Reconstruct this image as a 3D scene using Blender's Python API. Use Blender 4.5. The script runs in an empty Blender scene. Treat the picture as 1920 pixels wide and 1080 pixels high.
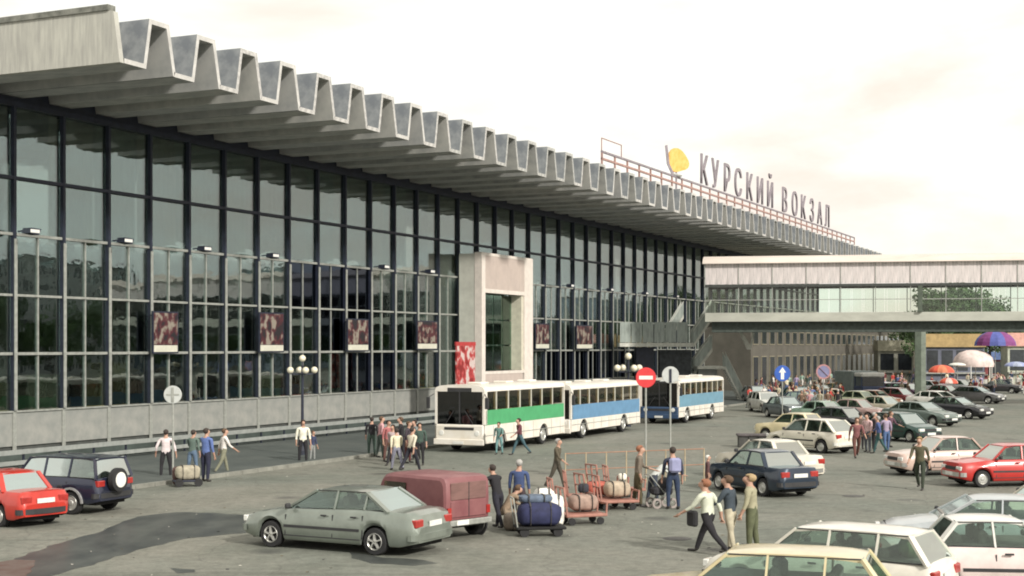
import bpy, math, random
from mathutils import Vector, Matrix
random.seed(11)
R = math.radians
scn = bpy.context.scene
COL = scn.collection
# ------------------------------------------------------------------ camera, world, sun, exposure
HC = 4.7; F = 2700.0; UC = 960.0; VH = 650.0
cam_d = bpy.data.cameras.new('camera'); cam = bpy.data.objects.new('camera', cam_d); COL.objects.link(cam)
cam.location = (0, 0, HC); cam.rotation_euler = (R(90), 0, 0)
cam_d.sensor_width = 36; cam_d.lens = 36 * F / 1920; cam_d.shift_y = 110 / 1920
cam_d.clip_start = 0.5; cam_d.clip_end = 3000
scn.camera = cam
scn.render.resolution_x = 1024; scn.render.resolution_y = 576
scn.render.engine = 'CYCLES'
scn.cycles.filter_width = 1.9
scn.view_settings.view_transform = 'Standard'; scn.view_settings.look = 'None'
scn.view_settings.exposure = 0.20; scn.view_settings.gamma = 1.0; scn.view_settings.use_curve_mapping = False

THETA = math.atan(1240 / F); ST, CT = math.sin(THETA), math.cos(THETA)
PHI = math.pi / 2 - THETA                       # station frame: local x runs along the facade, y into the building
SUN_EL = R(31)
sun_h = Vector((0.64, -0.77)).normalized()
sun_dir = Vector((sun_h.x * math.cos(SUN_EL), sun_h.y * math.cos(SUN_EL), math.sin(SUN_EL)))
w = bpy.data.worlds.new('World'); scn.world = w; w.use_nodes = True
nt = w.node_tree; N = nt.nodes; Lk = nt.links; N.clear()
out = N.new('ShaderNodeOutputWorld'); bg = N.new('ShaderNodeBackground'); bg.inputs['Strength'].default_value = 0.078
sky = N.new('ShaderNodeTexSky'); sky.sky_type = 'NISHITA'; sky.sun_disc = False
sky.sun_elevation = SUN_EL; sky.sun_rotation = math.atan2(sun_h.x, sun_h.y); sky.air_density = 1.0; sky.dust_density = 2.5
tc = N.new('ShaderNodeTexCoord'); mp = N.new('ShaderNodeMapping'); mp.inputs['Scale'].default_value = (1, 1, 3.2)
no = N.new('ShaderNodeTexNoise'); no.inputs['Scale'].default_value = 2.6; no.inputs['Detail'].default_value = 7; no.inputs['Roughness'].default_value = .55
no.inputs['Distortion'].default_value = .25
rp = N.new('ShaderNodeValToRGB')
e = rp.color_ramp.elements
e[0].position = .34; e[0].color = (11.0, 9.5, 8.2, 1)
e[1].position = .52; e[1].color = (12.6, 12.6, 11.7, 1)
x_ = rp.color_ramp.elements.new(.43); x_.color = (11.9, 10.8, 9.7, 1)
cov = N.new('ShaderNodeValToRGB')               # gaps in the cloud let the blue through
cov.color_ramp.elements[0].position = .60; cov.color_ramp.elements[0].color = (1, 1, 1, 1)
cov.color_ramp.elements[1].position = .80; cov.color_ramp.elements[1].color = (.72, .72, .72, 1)
mx = N.new('ShaderNodeMix'); mx.data_type = 'RGBA'
Lk.new(tc.outputs['Generated'], mp.inputs[0]); Lk.new(mp.outputs[0], no.inputs['Vector'])
Lk.new(no.outputs['Fac'], rp.inputs[0]); Lk.new(no.outputs['Fac'], cov.inputs[0])
Lk.new(cov.outputs[0], mx.inputs[0]); Lk.new(sky.outputs[0], mx.inputs[6]); Lk.new(rp.outputs[0], mx.inputs[7])
Lk.new(mx.outputs[2], bg.inputs['Color']); Lk.new(bg.outputs[0], out.inputs[0])
sd = bpy.data.lights.new('sun', 'SUN'); sd.energy = 3.7; sd.angle = R(4); sd.color = (1, .95, .88)
so = bpy.data.objects.new('sun', sd); COL.objects.link(so)
so.rotation_euler = (-sun_dir).to_track_quat('-Z', 'Y').to_euler(); so.location = (30, -30, 60)

# ------------------------------------------------------------------ coordinates
def at(u, v, Y):
    return Vector(((u - UC) / F * Y, Y, HC - (v - VH) / F * Y))
def gnd(u, v, z=0.0):
    Y = F * (HC - z) / (v - VH)
    return Vector(((u - UC) / F * Y, Y, z))
def fac(s, t, z=0.0):
    return Vector((s * ST - t * CT, s * CT + t * ST, z))
def s_of(u, t):
    Y = F * t / (CT * (2200 - u)); return (Y - t * ST) / CT
# ------------------------------------------------------------------ materials
_m = {}
def mat(name, col, rough=.8, var=.12, scale=3.0, metal=0.0, coat=0.0, bump=0.0, spec=.5, col2=None, stretch=(1, 1, 1), detail=5, lo=.35, hi=.65, emit=0):
    if name in _m: return _m[name]
    m = bpy.data.materials.new(name); m.use_nodes = True; _m[name] = m
    n = m.node_tree.nodes; l = m.node_tree.links; b = n['Principled BSDF']
    b.inputs['Roughness'].default_value = rough; b.inputs['Metallic'].default_value = metal
    b.inputs['Specular IOR Level'].default_value = spec
    if coat: b.inputs['Coat Weight'].default_value = coat; b.inputs['Coat Roughness'].default_value = .08
    t = n.new('ShaderNodeTexCoord'); mpn = n.new('ShaderNodeMapping'); mpn.inputs['Scale'].default_value = stretch
    z = n.new('ShaderNodeTexNoise'); z.inputs['Scale'].default_value = scale; z.inputs['Detail'].default_value = detail
    z.inputs['Roughness'].default_value = .62
    r = n.new('ShaderNodeValToRGB'); r.color_ramp.elements[0].position = lo; r.color_ramp.elements[1].position = hi
    c2 = col2 or tuple(min(1, c * (1 + var)) for c in col)
    c1 = col if col2 else tuple(c * (1 - var) for c in col)
    r.color_ramp.elements[0].color = (*c1, 1); r.color_ramp.elements[1].color = (*c2, 1)
    l.new(t.outputs['Object'], mpn.inputs[0]); l.new(mpn.outputs[0], z.inputs['Vector']); l.new(z.outputs['Fac'], r.inputs[0])
    l.new(r.outputs[0], b.inputs['Base Color'])
    if bump:
        bp = n.new('ShaderNodeBump'); bp.inputs['Strength'].default_value = bump; bp.inputs['Distance'].default_value = .02
        l.new(z.outputs['Fac'], bp.inputs['Height']); l.new(bp.outputs[0], b.inputs['Normal'])
    if emit:
        b.inputs['Emission Strength'].default_value = emit; l.new(r.outputs[0], b.inputs['Emission Color'])
    return m
def glass(name, tint, gl=.12, rough=.02, glcol=(1, 1, 1), ripple=0.0, fk=1.0):
    if name in _m: return _m[name]
    m = bpy.data.materials.new(name); m.use_nodes = True; _m[name] = m
    n = m.node_tree.nodes; l = m.node_tree.links; n.clear()
    o = n.new('ShaderNodeOutputMaterial'); tr = n.new('ShaderNodeBsdfTransparent'); tr.inputs[0].default_value = (*tint, 1)
    g = n.new('ShaderNodeBsdfGlossy'); g.inputs['Roughness'].default_value = rough; g.inputs['Color'].default_value = (*glcol, 1)
    fr = n.new('ShaderNodeFresnel'); fr.inputs['IOR'].default_value = 1.5
    ad = n.new('ShaderNodeMath'); ad.operation = 'MULTIPLY_ADD'; ad.inputs[1].default_value = fk; ad.inputs[2].default_value = gl; ad.use_clamp = True
    mix = n.new('ShaderNodeMixShader')
    l.new(fr.outputs[0], ad.inputs[0]); l.new(ad.outputs[0], mix.inputs[0]); l.new(tr.outputs[0], mix.inputs[1]); l.new(g.outputs[0], mix.inputs[2])
    if ripple:
        t = n.new('ShaderNodeTexCoord'); z = n.new('ShaderNodeTexNoise'); z.inputs['Scale'].default_value = .7; z.inputs['Detail'].default_value = 3
        bp = n.new('ShaderNodeBump'); bp.inputs['Strength'].default_value = ripple; bp.inputs['Distance'].default_value = .05
        l.new(t.outputs['Object'], z.inputs['Vector']); l.new(z.outputs['Fac'], bp.inputs['Height']); l.new(bp.outputs[0], g.inputs['Normal'])
    l.new(mix.outputs[0], o.inputs[0]); return m
# ------------------------------------------------------------------ mesh builder
class MB:
    def __init__(s): s.v = []; s.f = []; s.m = []
    def add(s, vs, fs, mi=0):
        o = len(s.v); s.v += [tuple(p) for p in vs]
        for f in fs: s.f.append([i + o for i in f]); s.m.append(mi)
        return s
    def box(s, a, b, mi=0):
        x0, y0, z0 = a; x1, y1, z1 = b
        vs = [(x0, y0, z0), (x1, y0, z0), (x1, y1, z0), (x0, y1, z0), (x0, y0, z1), (x1, y0, z1), (x1, y1, z1), (x0, y1, z1)]
        return s.add(vs, [(0, 3, 2, 1), (4, 5, 6, 7), (0, 1, 5, 4), (1, 2, 6, 5), (2, 3, 7, 6), (3, 0, 4, 7)], mi)
    def bbox(s, a, b, bv=.03, mi=0):               # chamfered box: three stacked rings
        x0, y0, z0 = a; x1, y1, z1 = b
        def ring(i, z): return [(x0 + i, y0, z), (x1 - i, y0, z), (x1, y0 + i, z), (x1, y1 - i, z), (x1 - i, y1, z), (x0 + i, y1, z), (x0, y1 - i, z), (x0, y0 + i, z)]
        def inner(i, z): return [(min(max(px, x0 + i), x1 - i), min(max(py, y0 + i), y1 - i), z) for px, py, _ in ring(i, z)]
        vs = inner(bv, z0) + ring(bv, z0 + bv) + ring(bv, z1 - bv) + inner(bv, z1)
        fs = [tuple(range(7, -1, -1)), tuple(range(24, 32))]
        for k in range(3):
            for i in range(8): j = (i + 1) % 8; fs.append((k * 8 + i, k * 8 + j, k * 8 + 8 + j, k * 8 + 8 + i))
        return s.add(vs, fs, mi)
    def bar(s, p, q, wx, wy=None, mi=0, n=4):
        p = Vector(p); q = Vector(q); wy = wy or wx; d = (q - p).normalized()
        a = Vector((0, 0, 1)) if abs(d.z) < .9 else Vector((1, 0, 0))
        x = d.cross(a).normalized(); y = d.cross(x).normalized()
        vs = []
        for c in (p, q):
            for k in range(n):
                an = 2 * math.pi * (k + .5) / n; r = 1 / math.cos(math.pi / n) if n == 4 else 1
                vs.append(c + x * math.cos(an) * wx / 2 * r + y * math.sin(an) * wy / 2 * r)
        fs = [tuple(range(n - 1, -1, -1)), tuple(range(n, 2 * n))] + [(i, (i + 1) % n, n + (i + 1) % n, n + i) for i in range(n)]
        return s.add(vs, fs, mi)
    def tube(s, p, q, r, r2=None, n=10, mi=0):
        p = Vector(p); q = Vector(q); r2 = r if r2 is None else r2; d = (q - p).normalized()
        a = Vector((0, 0, 1)) if abs(d.z) < .9 else Vector((1, 0, 0))
        x = d.cross(a).normalized(); y = d.cross(x).normalized(); vs = []
        for c, rr in ((p, r), (q, r2)):
            for k in range(n):
                an = 2 * math.pi * k / n; vs.append(c + (x * math.cos(an) + y * math.sin(an)) * rr)
        return s.add(vs, [tuple(range(n - 1, -1, -1)), tuple(range(n, 2 * n))] + [(i, (i + 1) % n, n + (i + 1) % n, n + i) for i in range(n)], mi)
    def lathe(s, prof, c=(0, 0, 0), axis='Z', n=16, mi=0):      # prof: (radius, height)
        vs = []
        for r, h in prof:
            for k in range(n):
                a = 2 * math.pi * k / n; x, y = r * math.cos(a), r * math.sin(a)
                p = (x, y, h) if axis == 'Z' else ((x, h, y) if axis == 'Y' else (h, x, y))
                vs.append((p[0] + c[0], p[1] + c[1], p[2] + c[2]))
        fs = []
        for j in range(len(prof) - 1):
            for k in range(n): k2 = (k + 1) % n; fs.append((j * n + k, j * n + k2, j * n + n + k2, j * n + n + k))
        return s.add(vs, fs, mi)
    def prism(s, poly, y0, y1, mi=0, axis='Y'):
        n = len(poly); P = lambda a, b, h: (a, h, b) if axis == 'Y' else ((a, b, h) if axis == 'Z' else (h, a, b))
        vs = [P(a, b, y0) for a, b in poly] + [P(a, b, y1) for a, b in poly]
        return s.add(vs, [tuple(range(n)), tuple(range(2 * n - 1, n - 1, -1))] + [(i, n + i, n + (i + 1) % n, (i + 1) % n) for i in range(n)], mi)
    def ball(s, c, r, n=10, mi=0, sc=(1, 1, 1)):
        k = n // 2
        pr = [(math.sin(math.pi * i / k) * r + 1e-4, -math.cos(math.pi * i / k) * r) for i in range(k + 1)]
        o = len(s.v); s.lathe(pr, n=n, mi=mi)
        for i in range(o, len(s.v)): a = s.v[i]; s.v[i] = (a[0] * sc[0] + c[0], a[1] * sc[1] + c[1], a[2] * sc[2] + c[2])
        return s
    def mesh(s, name, mats, smooth=False):
        me = bpy.data.meshes.new(name); me.from_pydata(s.v, [], s.f); me.validate(clean_customdata=False)
        mats = mats if isinstance(mats, (list, tuple)) else [mats]
        for m in mats: me.materials.append(m)
        if len(me.polygons) == len(s.m): me.polygons.foreach_set('material_index', s.m)
        if smooth:
            me.polygons.foreach_set('use_smooth', [True] * len(me.polygons))
            if smooth != 'all': me.set_sharp_from_angle(angle=R(smooth if smooth is not True else 38))
        me.update(); return me
    def build(s, name, mats, parent=None, smooth=False):
        return link(name, s.mesh(name, mats, smooth), parent)
def link(name, me, parent=None, loc=None, rz=None):
    o = bpy.data.objects.new(name, me); COL.objects.link(o)
    if parent: o.parent = parent
    if loc is not None: o.location = loc
    if rz is not None: o.rotation_euler = (0, 0, rz)
    return o
def thing(name, label, cat, loc=(0, 0, 0), rz=0, group=None):
    o = bpy.data.objects.new(name, None); COL.objects.link(o); o.location = loc; o.rotation_euler = (0, 0, rz)
    o.empty_display_size = .3; return tag(o, label, cat, group)
def tag(o, label, cat, group=None):
    o['label'] = label; o['category'] = cat
    if group: o['group'] = group
    return o
_kids = {}
def copy_tree(o, kids, parent=None):
    c = o.copy(); COL.objects.link(c)
    if parent: c.parent = parent
    for ch in kids.get(o.name, []): copy_tree(ch, kids, c)
    return c
def kidmap():
    k = {}
    for o in bpy.data.objects:
        if o.parent: k.setdefault(o.parent.name, []).append(o)
    return k
def dup(o, label, loc, rz, group=None):
    c = copy_tree(o, kidmap()); c.location = loc; c.rotation_euler = (0, 0, rz); c['label'] = label
    if group: c['group'] = group
    return c
# ------------------------------------------------------------------ shared materials
M_steel = mat('dark_steel', (.014, .018, .034), .55, .3)
M_alu = mat('weathered_aluminium', (.33, .34, .31), .5, .18, 6, metal=.25)
M_conc = mat('weathered_concrete', (.30, .31, .31), .9, .25, 1.1, bump=.3, stretch=(2.6, .8, .45), col2=(.45, .45, .43), lo=.3, hi=.6)
M_conc_lt = mat('pale_concrete_rim', (.50, .49, .465), .85, .15, 2)
M_stone = mat('plinth_stone', (.29, .29, .265), .85, .14, 1.4, col2=(.215, .225, .21), bump=.2)
M_white = mat('white_paint', (.74, .73, .69), .5, .08, 4)
M_black = mat('black_rubber', (.018, .018, .019), .8, .2, 8)
M_chrome = mat('bright_metal', (.6, .6, .58), .3, .1, 5, metal=.8)
M_under = mat('underbody', (.012, .012, .012), .9, .2, 5)
M_glass = glass('facade_glass', (.63, .68, .64), .11, .012, (.83, .90, .92), ripple=.11, fk=.72)
M_dglass = glass('dark_facade_glass', (.05, .06, .08), .02, .03, (.5, .6, .8), ripple=.05)
M_cglass = glass('car_glass', (.80, .88, .84), .07, .04, (.62, .68, .66), fk=.8)
M_redplas = mat('red_lens', (.35, .03, .025), .25, .15, 9, coat=.4)
M_clens = mat('clear_lens', (.7, .7, .66), .15, .1, 9, coat=.5)

# ------------------------------------------------------------------ ground
def ground():
    m = bpy.data.materials.new('asphalt'); m.use_nodes = True; n = m.node_tree.nodes; l = m.node_tree.links; b = n['Principled BSDF']
    b.inputs['Roughness'].default_value = .85
    t = n.new('ShaderNodeTexCoord')
    def noise(sc, det=6, st=(1, 1, 1), dist=0):
        mpn = n.new('ShaderNodeMapping'); mpn.inputs['Scale'].default_value = st; l.new(t.outputs['Object'], mpn.inputs[0])
        z = n.new('ShaderNodeTexNoise'); z.inputs['Scale'].default_value = sc; z.inputs['Detail'].default_value = det; z.inputs['Distortion'].default_value = dist
        z.inputs['Roughness'].default_value = .65
        l.new(mpn.outputs[0], z.inputs['Vector']); return z.outputs['Fac']
    def ramp(f, p0, c0, p1, c1):
        r = n.new('ShaderNodeValToRGB'); r.color_ramp.elements[0].position = p0; r.color_ramp.elements[1].position = p1
        r.color_ramp.elements[0].color = (*c0, 1); r.color_ramp.elements[1].color = (*c1, 1); l.new(f, r.inputs[0]); return r.outputs[0]
    def mul(a, c, mode='MULTIPLY', fac=1):
        x = n.new('ShaderNodeMix'); x.data_type = 'RGBA'; x.blend_type = mode; x.inputs[0].default_value = fac; l.new(a, x.inputs[6]); l.new(c, x.inputs[7]); return x.outputs[2]
    base = ramp(noise(.09, 7, dist=.6), .38, (.164, .176, .148), .62, (.212, .206, .172))
    c = mul(base, ramp(noise(.55, 7, (1, .5, 1), .4), .33, (.80, .82, .80), .6, (1, 1, 1)))
    c = mul(c, ramp(noise(3.0, 5), .30, (.74, .74, .74), .62, (1.06, 1.06, 1.06)))
    c = mul(c, ramp(noise(26, 3), .3, (.86, .86, .86), .7, (1.12, 1.12, 1.12)))
    # oil drips and tyre-dark spots
    v = n.new('ShaderNodeTexVoronoi'); v.inputs['Scale'].default_value = .28; l.new(t.outputs['Object'], v.inputs['Vector'])
    c = mul(c, ramp(v.outputs['Distance'], .05, (.52, .52, .54), .16, (1, 1, 1)))
    # thin cracks
    v2 = n.new('ShaderNodeTexVoronoi'); v2.feature = 'DISTANCE_TO_EDGE'; v2.inputs['Scale'].default_value = .22
    dn = n.new('ShaderNodeVectorMath'); dn.operation = 'ADD'
    zz = n.new('ShaderNodeTexNoise'); zz.inputs['Scale'].default_value = .7; zz.inputs['Detail'].default_value = 4
    l.new(t.outputs['Object'], zz.inputs['Vector']); l.new(t.outputs['Object'], dn.inputs[0]); l.new(zz.outputs['Color'], dn.inputs[1]); l.new(dn.outputs[0], v2.inputs['Vector'])
    c = mul(c, ramp(v2.outputs['Distance'], .002, (.80, .80, .80), .008, (1, 1, 1)))
    c = mul(c, ramp(noise(.30, 4, (.35, 2.2, 1), 1.2), .36, (.78, .79, .78), .46, (1, 1, 1)))
    c = mul(c, ramp(noise(9, 4), .28, (.80, .80, .80), .60, (1.08, 1.08, 1.08)))
    l.new(c, b.inputs['Base Color'])
    bp = n.new('ShaderNodeBump'); bp.inputs['Strength'].default_value = .35; bp.inputs['Distance'].default_value = .015; l.new(noise(30, 4), bp.inputs['Height']); l.new(bp.outputs[0], b.inputs['Normal'])
    g = MB(); g.add([(-700, -150, 0), (900, -150, 0), (900, 1600, 0), (-700, 1600, 0)], [(0, 1, 2, 3)])
    o = g.build('ground', m); o['kind'] = 'structure'
ground()
def sheet(name, pts, m, z=.004, sub=True):
    ps = [gnd(u, v) for u, v in pts]
    if sub:                                        # ragged outline
        q = []
        for i in range(len(ps)):
            a, b2 = ps[i], ps[(i + 1) % len(ps)]; k = max(1, int((b2 - a).length / .35))
            for j in range(k):
                p = a.lerp(b2, j / k); q.append((p.x + random.uniform(-.07, .07), p.y + random.uniform(-.09, .09)))
        ps = [Vector((x, y, 0)) for x, y in q]
    o = MB().add([(p.x, p.y, z) for p in ps], [tuple(range(len(ps)))]).build(name, m); o['kind'] = 'structure'; return o
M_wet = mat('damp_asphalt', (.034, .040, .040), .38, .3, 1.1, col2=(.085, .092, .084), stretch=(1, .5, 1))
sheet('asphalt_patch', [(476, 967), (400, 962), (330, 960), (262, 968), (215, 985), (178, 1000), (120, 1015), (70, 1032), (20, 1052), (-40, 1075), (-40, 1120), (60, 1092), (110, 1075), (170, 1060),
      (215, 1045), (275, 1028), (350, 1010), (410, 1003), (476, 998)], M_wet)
sheet('reddish_patch', [(-40, 1062), (30, 1050), (62, 1052), (58, 1068), (40, 1090), (-40, 1120)], mat('reddish_asphalt', (.09, .045, .035), .8, .3, 1.5, col2=(.13, .10, .085)), .008)  # reddish tone laid over the asphalt
sheet('dark_patch', [(655, 1036), (690, 1040), (720, 1046), (790, 1050), (820, 1056), (770, 1062), (700, 1056), (662, 1046)], M_wet, .004)  # dark ragged patch by the sedan's rear wheel
sheet('dark_patch', [(320, 1066), (360, 1068), (372, 1072), (330, 1074)], M_wet, .004)
# pavement strip of darker asphalt in front of the hall, with a kerb
M_dasph = mat('dark_pavement_asphalt', (.060, .072, .068), .7, .25, .5, col2=(.088, .100, .092), bump=.2)
pv = MB().box((28, 31.3, -.3), (70, 44.9, .12)); o = pv.build('pavement', M_dasph); o.rotation_euler = (0, 0, PHI); o['kind'] = 'structure'
pv = MB().box((70, 31.8, -.3), (245, 44.9, .12)); o = pv.build('pavement', M_dasph); o.rotation_euler = (0, 0, PHI); o['kind'] = 'structure'
kb = MB()
for i in range(200):
    s0 = 30 + i; kb.box((s0 + .012, 31.12 if s0 < 70 else 31.62, -.2), (s0 + .988, 31.298 if s0 < 70 else 31.798, .135))
o = kb.build('kerb', mat('kerb_stone', (.22, .22, .19), .9, .2, 2)); o.rotation_euler = (0, 0, PHI); o['kind'] = 'structure'

# ------------------------------------------------------------------ the station hall
S0 = 46.9; T = 45.0; NB = 51; SE = S0 - 3 + 3 * 52
hall = thing('station_hall', 'long glass-fronted railway station hall under a folded concrete roof', 'building', fac(S0, T, 0), PHI)
M_base = mat('dark_base', (.06, .065, .06), .9, .2, 2)
ROWS = [(1.95, 4.40), (4.40, 6.90), (6.90, 9.50), (9.50, 11.9), (11.9, 15.05)]
pane_me = {}
for r, (z0, z1) in enumerate(ROWS):
    for mk, mm in (('c', M_glass), ('d', M_dglass)):
        pane_me[r, mk] = MB().box((.09, -.012, .05), (2.91, .012, z1 - z0 - .05)).mesh('pane', mm)
dark_set = {(7, 2), (8, 2), (9, 2), (9, 1), (8, 1), (9, 0), (10, 0), (21, 1), (22, 0), (20, 0), (19, 0), (21, 0), (23, 0), (24, 0)}
for b in range(-1, NB):
    for r, (z0, z1) in enumerate(ROWS):
        o = link('pane', pane_me[r, 'd' if (b, r) in dark_set else 'c'], hall, (b * 3, 0, z0), random.uniform(-.004, .004))
        o.rotation_euler.x = random.uniform(-.003, .003)
mul_up = MB().box((-.075, -.19, 1.97), (.075, .10, 15.05)).mesh('mullion', M_steel)
mul_sunlit = MB().box((-.08, -.235, 1.97), (.08, -.193, 9.3)).box((-.10, -.16, .12), (.10, -.11, 1.9)).mesh('mullion_sunlit_strip', M_alu)  # ends at the canopy's shadow line; sunlit lower mullions put into the colour
bar_me = MB().box((-.03, -.07, 1.9), (.03, .05, 9.5)).mesh('glazing_bar', M_alu)
pl_me = MB().bbox((.02, -.10, .45), (2.98, .3, 1.93), .012).mesh('plinth_panel', M_stone)
for b in range(-1, NB + 1):
    mu = link('mullion', mul_up, hall, (b * 3, 0, 0))
    link('mullion_sunlit_strip', mul_sunlit, mu)
    if b < NB:
        link('glazing_bar', bar_me, hall, (b * 3 + 1.5, 0, 0))
        link('plinth_panel', pl_me, hall, (b * 3, random.uniform(-.006, .006), 0))
LN = 3 * (NB + 1)
for z, hh, mm, pr in ((1.93, .035, M_alu, -.17), (4.40, .06, M_alu, -.12), (6.90, .05, M_alu, -.11), (9.50, .06, M_alu, -.12), (11.9, .07, M_steel, -.18), (15.05, .12, M_steel, -.20)):
    MB().box((-3, pr, z - hh), (LN - 3, .05, z + hh)).build('transom', mm, hall)
MB().box((-3, -.02, 0), (LN - 3, .4, .45)).build('base_course', M_base, hall)
MB().box((-3.0, .06, 15.17), (LN - 3, .5, 17.15)).build('header_wall', M_steel, hall)
# roof of folded concrete plates
EO = -9.0; FD = 17  # plates stop short of the back wall so sky lights the interior
P = [(.0, .0), (1.28, .0), (1.62, 1.80), (2.52, 1.80), (2.93, .0), (3.0, .0)]      # trough floor, rising web, crest, falling web
th = .18
def off(poly, t):                                      # upper surface of the thin shell
    return [(0, t), (1.28 - t * .82, t), (1.62 - t * .82, 1.80 + t), (2.52 + t * .85, 1.80 + t), (2.93 + t * .85 - .01, t), (3.0, t)]
U = off(P, th)
fold = MB()
n6 = len(P); vs = [(x, EO, z) for x, z in P] + [(x, EO, z) for x, z in U] + [(x, FD, z) for x, z in P] + [(x, FD, z) for x, z in U]
fs = []; ms = []
for i in range(n6 - 1):
    fs.append((i, i + 1, n6 + i + 1, n6 + i)); ms.append(1)                       # front rim
    fs.append((i, 2 * n6 + i, 2 * n6 + i + 1, i + 1)); ms.append(0)               # soffit
    fs.append((n6 + i, n6 + i + 1, 3 * n6 + i + 1, 3 * n6 + i)); ms.append(2)     # top
fold.v = vs; fold.f = fs; fold.m = ms
fold_me = fold.mesh('roof_fold', [M_conc, M_conc_lt, mat('weathered_roof_felt', (.15, .165, .18), .9, .3, 1.6, col2=(.26, .275, .28))])
fold_me2 = fold_me.copy(); fold_me2.materials[0] = mat('stained_concrete', (.24, .25, .25), .9, .25, 1.4, bump=.3, stretch=(3.4, .6, .35), col2=(.42, .42, .39), lo=.32, hi=.62); fold_me2.materials[1] = mat('rim_worn', (.37, .37, .35), .85, .25, 5)
fold_me3 = fold_me.copy(); fold_me3.materials[0] = mat('patched_concrete', (.33, .335, .32), .9, .25, .9, bump=.3, stretch=(2, 1, .6), col2=(.48, .475, .44)); fold_me3.materials[1] = mat('rim_mid', (.44, .43, .41), .85, .25, 5)
for i in range(52):
    link('roof_fold', random.choice((fold_me, fold_me2, fold_me3)), hall, (-3.6 + 3 * i, 0, 15.4 + random.uniform(-.015, .015)))
# end girder of the canopy
eg = MB(); eg.prism([(EO, 0), (FD, 0), (FD, 2.0), (EO + .55, 2.0), (EO + .30, 1.95)], 0, .25, axis='X')
o = eg.build('end_girder', mat('end_face_concrete', (.48, .475, .42), .9, .2, 1.6, col2=(.34, .335, .305), stretch=(1, 3, .35)), hall); o.location = (-3.86, 0, 15.4)
cp = MB().box((-3.93, EO + .5, 17.40), (-3.50, FD, 17.62)); cp.build('end_coping', mat('mossy_coping', (.10, .105, .09), .95, .4, 2, col2=(.25, .25, .22)), hall)
# interior: floor, back wall, curtains, lamps
MB().box((-3, .5, 1.4), (LN - 3, 26, 1.6)).build('hall_floor', mat('hall_floor', (.24, .22, .19), .5, .2), hall)
MB().box((-3, 26, 0), (LN - 3, 26.3, 11.8)).build('back_wall', mat('back_wall', (.26, .28, .26), .9, .4, .25), hall)
MB().box((-3, 12, 6.2), (LN - 3, 26, 6.6)).build('gallery', mat('gallery_edge', (.20, .19, .17), .8, .2), hall)
MB().box((-3.2, .5, 0), (-3.0, 26, 15)).build('side_wall', M_stone, hall)
MB().box((LN - 3, -.1, 0), (LN - 2.8, 26, 15.3)).build('side_wall', M_stone, hall)
for i in range(18):
    MB().box((i * 9 - 1.7, 8, 1.6), (i * 9 - 1.0, 8.7, 15.2)).build('column', mat('inner_column', (.44, .42, .36), .7, .1), hall)
cur_mats = [mat('curtain_a', (.80, .72, .54), .95, .2, 3, stretch=(3, 1, .3)), mat('curtain_b', (.60, .66, .52), .95, .2, 3, stretch=(3, 1, .3)), mat('curtain_c', (.74, .66, .58), .95, .2, 3, stretch=(3, 1, .3))]
for m_ in cur_mats:
    n_ = m_.node_tree.nodes; l_ = m_.node_tree.links; tl = n_.new('ShaderNodeBsdfTranslucent'); mxs = n_.new('ShaderNodeMixShader'); mxs.inputs[0].default_value = .5
    b_ = n_['Principled BSDF']; src = b_.inputs['Base Color'].links[0].from_socket; l_.new(src, tl.inputs[0]); l_.new(b_.outputs[0], mxs.inputs[1]); l_.new(tl.outputs[0], mxs.inputs[2]); l_.new(mxs.outputs[0], n_['Material Output'].inputs[0])
cur_me = []
for k in range(4):
    c = MB(); nseg = 44; vs = []
    zb = [9.7, 9.9, 9.3, 8.9][k]
    for i in range(nseg + 1):
        x = 3.0 * i / nseg; y = .7 + .06 * math.sin(i * 1.15 + k) + .03 * math.sin(i * .37 + 2 * k)
        vs += [(x, y, zb + .1 * math.sin(i * .2 + k)), (x, y, 15.0)]
    c.add(vs, [(2 * i, 2 * i + 2, 2 * i + 3, 2 * i + 1) for i in range(nseg)])
    cur_me.append([c.mesh('curtain', m) for m in cur_mats])
for b in range(0, NB):
    if b in (0,) or b % 13 == 12: continue
    link('curtain', cur_me[random.choice((0, 0, 1, 2, 3))][random.choice((0, 0, 1, 2))], hall, (b * 3, 0, 0))
# interior clutter near the glass: counters, notice boards, seats
for i in range(26):
    x = i * 5.1 + random.uniform(-1, 1); w_ = random.uniform(1.2, 3.2); h_ = random.uniform(.9, 2.3); y = random.uniform(1.2, 5)
    c_ = random.choice([(.45, .42, .28), (.16, .20, .14), (.34, .08, .06), (.55, .52, .42), (.14, .15, .2), (.5, .42, .18)])
    MB().bbox((x, y, 1.6), (x + w_, y + 1, 1.6 + h_), .03).build('counter', mat('counter_%d' % (i % 6), c_, .7, .2), hall)

# posters hung on the glass
def poster_mat(k, base, ink, ink2):
    m = bpy.data.materials.new('poster_print_%d' % k); m.use_nodes = True; n = m.node_tree.nodes; l = m.node_tree.links; b = n['Principled BSDF']
    b.inputs['Roughness'].default_value = .45
    t = n.new('ShaderNodeTexCoord'); mpn = n.new('ShaderNodeMapping'); mpn.inputs['Location'].default_value = (k * 17.7, k * 5.1, k * 9.3); mpn.inputs['Scale'].default_value = (1, 1, .8)
    z = n.new('ShaderNodeTexNoise'); z.inputs['Scale'].default_value = 2.3; z.inputs['Detail'].default_value = 3.5
    r = n.new('ShaderNodeValToRGB'); r.color_ramp.interpolation = 'EASE'
    r.color_ramp.elements[0].position = .40; r.color_ramp.elements[0].color = (*ink2, 1)
    r.color_ramp.elements[1].position = .62; r.color_ramp.elements[1].color = (*base, 1)
    x = r.color_ramp.elements.new(.50); x.color = (*ink, 1)
    l.new(t.outputs['Object'], mpn.inputs[0]); l.new(mpn.outputs[0], z.inputs['Vector']); l.new(z.outputs['Fac'], r.inputs[0]); l.new(r.outputs[0], b.inputs['Base Color'])
    return m
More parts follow.
